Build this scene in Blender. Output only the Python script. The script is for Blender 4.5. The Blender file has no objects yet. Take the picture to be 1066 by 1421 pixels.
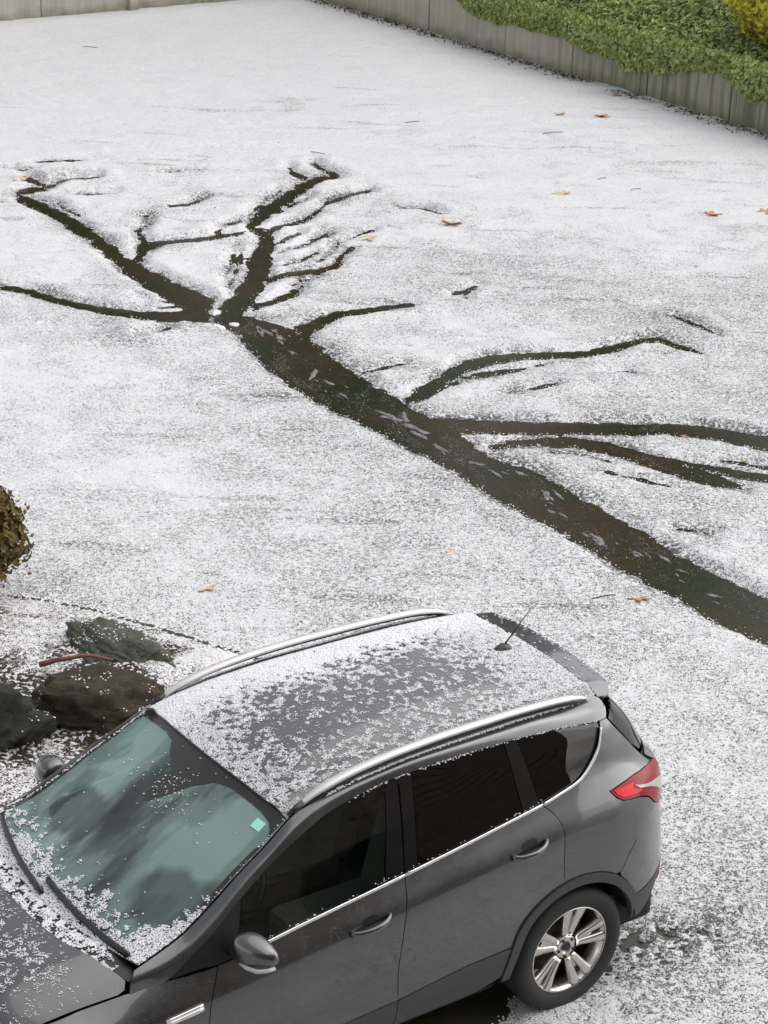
import bpy, bmesh, math, random
import numpy as np
from mathutils import Vector, Matrix, noise as mnoise
from mathutils.geometry import delaunay_2d_cdt
random.seed(7); RNG = np.random.default_rng(11)
SC = bpy.context.scene
COL = SC.collection
PI = math.pi

# ------------------------------------------------------------------ camera
cam_d = bpy.data.cameras.new('camera'); cam = bpy.data.objects.new('camera', cam_d); COL.objects.link(cam)
cr = Vector((-.813711, .580147, .036102)); cu = Vector((-.199136, -.336581, .920358)); cf = Vector((-.546094, -.741716, -.389408))
M = Matrix.Identity(4)
for i in range(3):
    M[i][0] = cr[i]; M[i][1] = cu[i]; M[i][2] = -cf[i]
M.translation = Vector((6.575, 8.0592, 6.81795))
cam.matrix_world = M
cam_d.sensor_fit = 'VERTICAL'; cam_d.sensor_height = 24; cam_d.lens = 24*3124.655/1421
cam_d.clip_start = .05; cam_d.clip_end = 2000
SC.camera = cam

# ------------------------------------------------------------------ sky and sun (overcast winter day)
SUN_EL, SUN_ROT = 48, 285
wd = bpy.data.worlds.new('World'); SC.world = wd; wd.use_nodes = True
nt = wd.node_tree; nt.nodes.clear()
sky = nt.nodes.new('ShaderNodeTexSky'); sky.sky_type = 'NISHITA'; sky.sun_disc = False
sky.sun_elevation = math.radians(SUN_EL); sky.sun_rotation = math.radians(SUN_ROT)
sky.air_density = 1.0; sky.dust_density = 1.2; sky.ozone_density = 1.0
hs = nt.nodes.new('ShaderNodeHueSaturation'); hs.inputs['Saturation'].default_value = .19
bg = nt.nodes.new('ShaderNodeBackground'); bg.inputs['Strength'].default_value = .13
wo = nt.nodes.new('ShaderNodeOutputWorld')
nt.links.new(sky.outputs[0], hs.inputs['Color']); tn = nt.nodes.new('ShaderNodeMix'); tn.data_type = 'RGBA'; tn.blend_type = 'MULTIPLY'; tn.inputs[0].default_value = 1; tn.inputs[7].default_value = (1, .985, .985, 1)   # grey-white cloud cover
nt.links.new(hs.outputs[0], tn.inputs[6]); nt.links.new(tn.outputs[2], bg.inputs[0]); nt.links.new(bg.outputs[0], wo.inputs[0])
sun_d = bpy.data.lights.new('sun', 'SUN'); sun = bpy.data.objects.new('sun', sun_d); COL.objects.link(sun)
sun_d.energy = .95; sun_d.angle = math.radians(95); sun_d.color = (1, .965, .92)
az = math.radians(SUN_ROT)
sdir = Vector((math.sin(az)*math.cos(math.radians(SUN_EL)), math.cos(az)*math.cos(math.radians(SUN_EL)), math.sin(math.radians(SUN_EL))))
sun.rotation_euler = sdir.to_track_quat('Z', 'Y').to_euler(); sun.location = (0, -6, 20)
vs = SC.view_settings; vs.view_transform = 'Standard'; vs.look = 'None'; vs.gamma = 1; vs.use_curve_mapping = False
vs.exposure = 0.94

# ------------------------------------------------------------------ helpers
def tag(o, label=None, cat=None, group=None, kind=None):
    if label: o['label'] = label
    if cat: o['category'] = cat
    if group: o['group'] = group
    if kind: o['kind'] = kind
    return o
def mesh_obj(name, verts, faces, mat=None, parent=None, smooth=True):
    me = bpy.data.meshes.new(name); me.from_pydata([tuple(v) for v in verts], [], [tuple(f) for f in faces]); me.update()
    if smooth: me.polygons.foreach_set('use_smooth', [True]*len(me.polygons))
    o = bpy.data.objects.new(name, me); COL.objects.link(o)
    if mat: me.materials.append(mat)
    if parent: o.parent = parent
    return o
def np_obj(name, V, quads=None, tris=None, mat=None, parent=None, smooth=True):
    """fast mesh from numpy arrays"""
    me = bpy.data.meshes.new(name); V = np.ascontiguousarray(V, np.float32)
    parts = []; starts = []; tot = 0; n = 0
    for a, k in ((quads, 4), (tris, 3)):
        if a is not None and len(a):
            a = np.ascontiguousarray(a, np.int32); parts.append(a.ravel()); starts.append(np.arange(len(a))*k+tot); tot += a.size; n += len(a)
    me.vertices.add(len(V)); me.vertices.foreach_set('co', V.ravel())
    me.loops.add(tot); me.loops.foreach_set('vertex_index', np.concatenate(parts))
    me.polygons.add(n); me.polygons.foreach_set('loop_start', np.concatenate(starts).astype(np.int32))
    me.update(calc_edges=True); me.validate()
    me.polygons.foreach_set('use_smooth', np.full(n, smooth))
    o = bpy.data.objects.new(name, me); COL.objects.link(o)
    if mat: me.materials.append(mat)
    if parent: o.parent = parent
    return o
def empty(name, loc=(0, 0, 0)):
    o = bpy.data.objects.new(name, None); COL.objects.link(o); o.location = loc; o.empty_display_size = .1
    return o

# value noise on numpy arrays
_tab = RNG.random((256, 256)).astype(np.float32)
def vnoise(x, y, seed=0):
    x = np.asarray(x)+seed*17.31; y = np.asarray(y)+seed*9.77
    xi = np.floor(x).astype(int); yi = np.floor(y).astype(int); fx = x-xi; fy = y-yi
    fx = fx*fx*(3-2*fx); fy = fy*fy*(3-2*fy)
    g = lambda a, b: _tab[a & 255, b & 255]
    return (g(xi, yi)*(1-fx)*(1-fy)+g(xi+1, yi)*fx*(1-fy)+g(xi, yi+1)*(1-fx)*fy+g(xi+1, yi+1)*fx*fy)*2-1
def fbm(x, y, oct=4, seed=0):
    s = 0; a = .5; k = 1.
    for i in range(oct):
        s = s+a*vnoise(x*k, y*k, seed+i*3); a *= .5; k *= 2.03
    return s

# ------------------------------------------------------------------ materials
class NT:
    def __init__(s, name):
        s.m = bpy.data.materials.new(name); s.m.use_nodes = True; s.t = s.m.node_tree; s.t.nodes.clear()
        s.out = s.t.nodes.new('ShaderNodeOutputMaterial')
    def n(s, typ, **kw):
        nd = s.t.nodes.new('ShaderNode'+typ)
        for k, v in kw.items():
            if k.startswith('_'): setattr(nd, k[1:], v)
        return nd
    def l(s, a, b): s.t.links.new(a, b)
    def coord(s, out='Object'):
        return s.n('TexCoord').outputs[out]
    def geo(s): return s.n('NewGeometry').outputs['Position']
    def noise(s, vec, scale, detail=3, rough=.5, out='Fac'):
        nd = s.n('TexNoise'); nd.inputs['Scale'].default_value = scale; nd.inputs['Detail'].default_value = detail; nd.inputs['Roughness'].default_value = rough
        s.l(vec, nd.inputs['Vector']); return nd.outputs[out]
    def vor(s, vec, scale, feature='F1', out='Distance', rnd=1.):
        nd = s.n('TexVoronoi'); nd.feature = feature; nd.inputs['Scale'].default_value = scale; nd.inputs['Randomness'].default_value = rnd
        s.l(vec, nd.inputs['Vector']); return nd.outputs[out]
    def ramp(s, fac, stops, interp='LINEAR'):
        nd = s.n('ValToRGB'); nd.color_ramp.interpolation = interp; e = nd.color_ramp.elements
        while len(e) < len(stops): e.new(.5)
        for el, (p, c) in zip(e, stops):
            el.position = p; el.color = (c, c, c, 1) if not hasattr(c, '__len__') else (*c, 1)
        s.l(fac, nd.inputs[0]); return nd.outputs[0]
    def mix(s, f, a, b, typ='MIX'):
        nd = s.n('Mix'); nd.data_type = 'RGBA'; nd.blend_type = typ
        for sock, v in ((nd.inputs[0], f), (nd.inputs[6], a), (nd.inputs[7], b)):
            if hasattr(v, 'links'): s.l(v, sock)
            elif hasattr(v, '__len__'): sock.default_value = (*v, 1)
            else: sock.default_value = v
        return nd.outputs[2]
    def math(s, op, a, b=0., c=None):
        nd = s.n('Math'); nd.operation = op
        for k, v in enumerate((a, b, c)):
            if v is None: continue
            if hasattr(v, 'links'): s.l(v, nd.inputs[k])
            else: nd.inputs[k].default_value = v
        return nd.outputs[0]
    def bump(s, h, strength=.5, dist=.01, normal=None):
        nd = s.n('Bump'); nd.inputs['Strength'].default_value = strength; nd.inputs['Distance'].default_value = dist
        s.l(h, nd.inputs['Height'])
        if normal is not None: s.l(normal, nd.inputs['Normal'])
        return nd.outputs[0]
    def bsdf(s, col=None, rough=.5, metal=0., normal=None, spec=None, **kw):
        b = s.n('BsdfPrincipled')
        for nm, v in (('Base Color', col), ('Roughness', rough), ('Metallic', metal), ('Specular IOR Level', spec), *kw.items()):
            if v is None: continue
            nm = nm.replace('_', ' ')
            if hasattr(v, 'links'): s.l(v, b.inputs[nm])
            elif hasattr(v, '__len__'): b.inputs[nm].default_value = (*v, 1)
            else: b.inputs[nm].default_value = v
        if normal is not None: s.l(normal, b.inputs['Normal'])
        return b.outputs[0]
    def done(s, sh): s.l(sh, s.out.inputs['Surface']); return s.m
def plain(name, col, rough=.5, metal=0., var=.15, scale=30., bump=0., **kw):
    t = NT(name); v = t.coord(); n = t.noise(v, scale, 4)
    c = t.mix(n, tuple(x*(1-var) for x in col), tuple(min(1, x*(1+var)) for x in col))
    r = t.math('MULTIPLY_ADD', n, .25*rough, rough*.87)
    nb = t.bump(t.noise(v, scale*6, 2), bump, .004) if bump else None
    return t.done(t.bsdf(c, r, metal, nb, **kw))

def m_hail(name, gap=.16, tint=(.80, .80, .80), bed=False):
    """loose hail: round grains with dark gaps between some of them"""
    t = NT(name); p = t.geo()
    wob = t.n('VectorMath'); wob.operation = 'MULTIPLY_ADD'; wn = t.n('TexNoise'); wn.inputs['Scale'].default_value = 40; t.l(p, wn.inputs['Vector'])
    t.l(wn.outputs['Color'], wob.inputs[0]); wob.inputs[1].default_value = (.022, .022, .022); t.l(p, wob.inputs[2])
    q = wob.outputs[0]
    big = t.noise(p, .33, 4, .6); mid = t.noise(p, 2.3, 4, .6); fine = t.noise(p, 30, 4, .7)
    dens = t.math('ADD', t.math('MULTIPLY', big, .6), t.math('MULTIPLY', mid, .4))
    if not bed:   # the hail lies thicker towards the far walls
        sy = t.n('SeparateXYZ'); t.l(p, sy.inputs[0]); mr = t.n('MapRange'); mr.inputs[1].default_value = -20; mr.inputs[2].default_value = -5; mr.inputs[3].default_value = -.27; mr.inputs[4].default_value = .03
        t.l(sy.outputs[1], mr.inputs[0]); dens = t.math('ADD', dens, mr.outputs[0])
    mp = t.n('Mapping'); mp.vector_type = 'TEXTURE'; mp.inputs['Rotation'].default_value = (0, 0, 2.52); mp.inputs['Scale'].default_value = (2.6, .34, 1); t.l(p, mp.inputs[0])
    rill = t.ramp(t.noise(mp.outputs[0], 1.3, 4, .6), [(.58, 0.), (.74, .24)]); dens = t.math('ADD', dens, rill)
    thr = t.math('MAXIMUM', t.math('MULTIPLY_ADD', t.math('SUBTRACT', dens, .5), gap*7.5, gap), .008)
    at = t.n('Attribute'); at.attribute_name = 'thin'; thr = t.math('ADD', thr, at.outputs['Fac'])
    c1 = t.n('SeparateColor'); t.l(t.vor(q, 118, 'F1', 'Color'), c1.inputs[0]); c2 = t.n('SeparateColor'); t.l(t.vor(q, 185, 'F1', 'Color'), c2.inputs[0])
    bare = t.math('MULTIPLY', t.math('LESS_THAN', c1.outputs[0], thr), t.math('GREATER_THAN', fine, .45))
    bare2 = t.math('MULTIPLY', t.math('LESS_THAN', c2.outputs[1], t.math('MULTIPLY', thr, 1.5)), t.math('GREATER_THAN', fine, .47))
    b = t.math('MAXIMUM', bare, bare2)
    d = t.vor(q, 130, 'F1', 'Distance')
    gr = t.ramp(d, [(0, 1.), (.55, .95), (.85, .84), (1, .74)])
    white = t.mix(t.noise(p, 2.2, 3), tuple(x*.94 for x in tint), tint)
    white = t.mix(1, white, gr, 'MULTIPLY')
    slush = t.mix(t.math('MULTIPLY', t.ramp(c2.outputs[2], [(.55, 0.), (.95, 1.)]), .6), white, (.42, .42, .43))
    dark = (.095, .092, .088) if not bed else (.03, .022, .014)
    col = t.mix(b, slush, dark)
    h = t.math('SUBTRACT', t.math('SUBTRACT', 1., d), t.math('MULTIPLY', b, .8))
    nrm = t.bump(h, .45, .006); nrm = t.bump(t.noise(p, 9, 4, .6), .45, .02, nrm); nrm = t.bump(t.noise(p, 1.6, 3, .55), .5, .09, nrm)
    return t.done(t.bsdf(col, .6, 0, nrm, spec=.25))
def m_asphalt(name, base=(.045, .042, .036), rough=.3, green=.4):
    t = NT(name); p = t.geo()
    n = t.noise(p, 1.6, 5, .6); st = t.vor(p, 140, 'F1', 'Color'); s = t.n('SeparateColor'); t.l(st, s.inputs[0])
    c = t.mix(t.ramp(n, [(.38, 0.), (.62, 1.)]), base, (base[0]*.72, base[1]*(.72+.25*green), base[2]*.5))
    c = t.mix(t.math('MULTIPLY', s.outputs[0], .45), c, (.085, .075, .055))
    r = t.ramp(t.noise(p, 7, 3), [(.3, rough*.6), (.7, rough*1.6)])
    nb = t.bump(t.vor(p, 140), .35, .004)
    return t.done(t.bsdf(c, r, 0, nb, spec=.3))
def m_water(name):
    t = NT(name); p = t.geo()
    n = t.noise(p, .9, 4, .55); f = t.noise(p, 48, 4, .7)
    c = t.mix(t.ramp(n, [(.42, 0.), (.6, 1.)]), (.034, .025, .012), (.014, .020, .007))
    c = t.mix(t.math('MULTIPLY', t.ramp(f, [(.52, 0.), (.68, 1.)]), .5), c, (.085, .068, .042))
    nb = t.bump(t.noise(p, 25, 3, .6), .2, .006); nb = t.bump(t.vor(p, 130), .15, .003, nb)
    return t.done(t.bsdf(c, t.ramp(t.noise(p, 12, 3), [(.3, .14), (.7, .30)]), 0, nb, spec=.07))
def m_concrete(name):
    t = NT(name); p = t.coord(); g = t.geo()
    st = t.n('Mapping'); st.inputs['Scale'].default_value = (7, 7, .35); t.l(g, st.inputs[0])
    streak = t.ramp(t.noise(st.outputs[0], 1.6, 5, .65), [(.42, 0.), (.62, 1.)])
    reg = t.ramp(t.noise(g, .28, 2), [(.46, 0.), (.56, 1.)])
    blot = t.noise(g, 3, 5, .65)
    c = t.mix(blot, (.33, .31, .25), (.50, .47, .40))
    sx = t.n('SeparateXYZ'); t.l(g, sx.inputs[0])
    wet = t.n('MapRange'); wet.inputs[1].default_value = -17.6; wet.inputs[2].default_value = -15.8; t.l(sx.outputs[1], wet.inputs[0])
    c = t.mix(t.math('MULTIPLY', streak, t.math('MULTIPLY_ADD', wet.outputs[0], .70, .20)), c, (.085, .09, .055))
    c = t.mix(t.math('MULTIPLY', wet.outputs[0], .5), c, (.17, .175, .115))
    moss = t.math('MULTIPLY', t.ramp(t.math('ADD', sx.outputs[2], t.math('MULTIPLY', t.noise(g, 4, 3), .3)), [(.12, 1.), (.34, 0.)]), .7)
    c = t.mix(moss, c, (.10, .11, .06))
    nb = t.bump(t.noise(g, 40, 5, .7), .4, .01)
    return t.done(t.bsdf(c, .85, 0, nb))
def m_paint(name, col=(.104, .104, .105), wet=.4):
    t = NT(name); p = t.coord()
    fl = t.noise(p, 900, 1); c = t.mix(fl, tuple(x*.75 for x in col), tuple(x*1.3 for x in col))
    dirt = t.ramp(t.noise(p, 5, 5, .65), [(.45, 0.), (.75, 1.)])
    c = t.mix(t.math('MULTIPLY', dirt, .22), c, (.11, .105, .10))
    drops = t.vor(p, 95); dm = t.ramp(drops, [(.10, 1.), (.22, 0.)])
    dn = t.ramp(t.noise(p, 18, 2), [(.45, 0.), (.6, 1.)])
    dm = t.math('MULTIPLY', dm, dn)
    nb = t.bump(dm, wet, .003)
    r = t.math('MULTIPLY_ADD', dirt, .12, .30)
    return t.done(t.bsdf(c, r, .92, nb, Coat_Weight=1., Coat_Roughness=.05))
def m_glass(name, tint, refl_rough=.0, film=0., filmcol=(.55, .66, .63)):
    """thin pane: fresnel mirror over tinted see-through; a film of melt and frost where film > 0, its patches painting in reflections"""
    t = NT(name); p = t.coord()
    lw = t.n('Fresnel'); lw.inputs['IOR'].default_value = 1.5
    tr = t.n('BsdfTransparent'); tr.inputs[0].default_value = (*tint, 1)
    gl = t.n('BsdfGlossy'); gl.inputs['Roughness'].default_value = refl_rough
    mx = t.n('MixShader'); t.l(t.math('ADD', lw.outputs[0], .03), mx.inputs[0]); t.l(tr.outputs[0], mx.inputs[1]); t.l(gl.outputs[0], mx.inputs[2])
    sh = mx.outputs[0]
    if film:
        mp = t.n('Mapping'); mp.inputs['Rotation'].default_value = (0, .5, .6); mp.inputs['Scale'].default_value = (1., 2.8, 1); t.l(p, mp.inputs[0])
        a = t.noise(mp.outputs[0], 1.3, 3, .5); b = t.noise(mp.outputs[0], 9, 5, .7)
        k = t.math('ADD', t.math('MULTIPLY', a, .85), t.math('MULTIPLY', b, .15))
        k = t.ramp(k, [(.36, .10), (.44, .40), (.465, .62), (.54, .72), (.58, 1.)])
        for cx, cy, cz, r in ((2.12, .53, 1.21, .24), (2.16, -.33, 1.24, .22)):     # dark reflections painted in as clear spots of the film
            vm = t.n('VectorMath'); vm.operation = 'DISTANCE'; vm.inputs[1].default_value = (cx, cy, cz); t.l(p, vm.inputs[0])
            e = t.math('ADD', vm.outputs['Value'], t.math('MULTIPLY_ADD', a, .5, -.25)); k = t.math('MULTIPLY', k, t.ramp(e, [(r*.74, .40), (r*.96, 1.)]))
        df = t.n('BsdfDiffuse'); df.inputs[0].default_value = (*filmcol, 1)
        m2 = t.n('MixShader'); t.l(t.math('MULTIPLY', k, film), m2.inputs[0]); t.l(sh, m2.inputs[1]); t.l(df.outputs[0], m2.inputs[2]); sh = m2.outputs[0]
    return t.done(sh)

MT = dict(
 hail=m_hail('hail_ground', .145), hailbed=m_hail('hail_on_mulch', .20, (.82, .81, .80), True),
 asphalt=m_asphalt('wet_asphalt'), water=m_water('melt_water'), concrete=m_concrete('streaked_concrete'),
 paint=m_paint('grey_metallic_paint'), clad=plain('grey_cladding', (.042, .043, .042), .55, 0, .1, 60, .15),
 black=plain('black_trim', (.012, .012, .012), .35, 0, .2, 40), gloss=plain('gloss_black_trim', (.010, .010, .010), .12, 0, .1, 20),
 rubber=plain('tyre_rubber', (.020, .020, .019), .75, 0, .3, 25, .2), under=plain('underbody', (.012, .011, .010), .8, 0, .3, 20),
 chrome=plain('chrome', (.86, .85, .83), .28, .8, .03, 20), alloy=plain('alloy_rim', (.62, .60, .57), .26, 1., .08, 30),
 rail=plain('satin_aluminium', (.62, .61, .60), .45, .55, .04, 50), seam=plain('seam_dark', (.006, .006, .006), .9, 0, .1, 10),
 brake=plain('brake_iron', (.10, .07, .05), .6, .6, .3, 30),
 seat=plain('seat_cloth', (.17, .15, .13), .85, 0, .2, 40, .2), dash=plain('dashboard_plastic', (.030, .030, .030), .6, 0, .2, 60, .1),
 wind=m_glass('windscreen_glass', (.40, .64, .54), .01, .46, (.42, .60, .54)), side=m_glass('front_side_glass', (.80, .90, .85)), dark=m_glass('privacy_glass', (.035, .04, .04)),
 red=None, redclear=None, sticker=plain('teal_sticker', (.35, .75, .66), .5, 0, .1, 40),
 lens=plain('clear_lens', (.42, .41, .40), .1, 0, .05, 20), frit=plain('black_frit', (.030, .027, .024), .10, 0, .15, 12),
 capblue=plain('dark_cap', (.02, .022, .04), .25, .3, .1, 30),
)
def m_lens(name, col, rough=.08):
    t = NT(name); p = t.coord(); w = t.n('TexWave'); w.inputs['Scale'].default_value = 40; t.l(p, w.inputs['Vector'])
    return t.done(t.bsdf(t.mix(w.outputs[0], tuple(x*.85 for x in col), col), rough, 0, t.bump(w.outputs[0], .08, .002), Coat_Weight=.12, Coat_Roughness=.05, spec=.15))
MT['red'] = m_lens('red_lens', (.82, .004, .008)); MT['redclear'] = m_lens('dull_red_lens', (.26, .008, .014))

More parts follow.
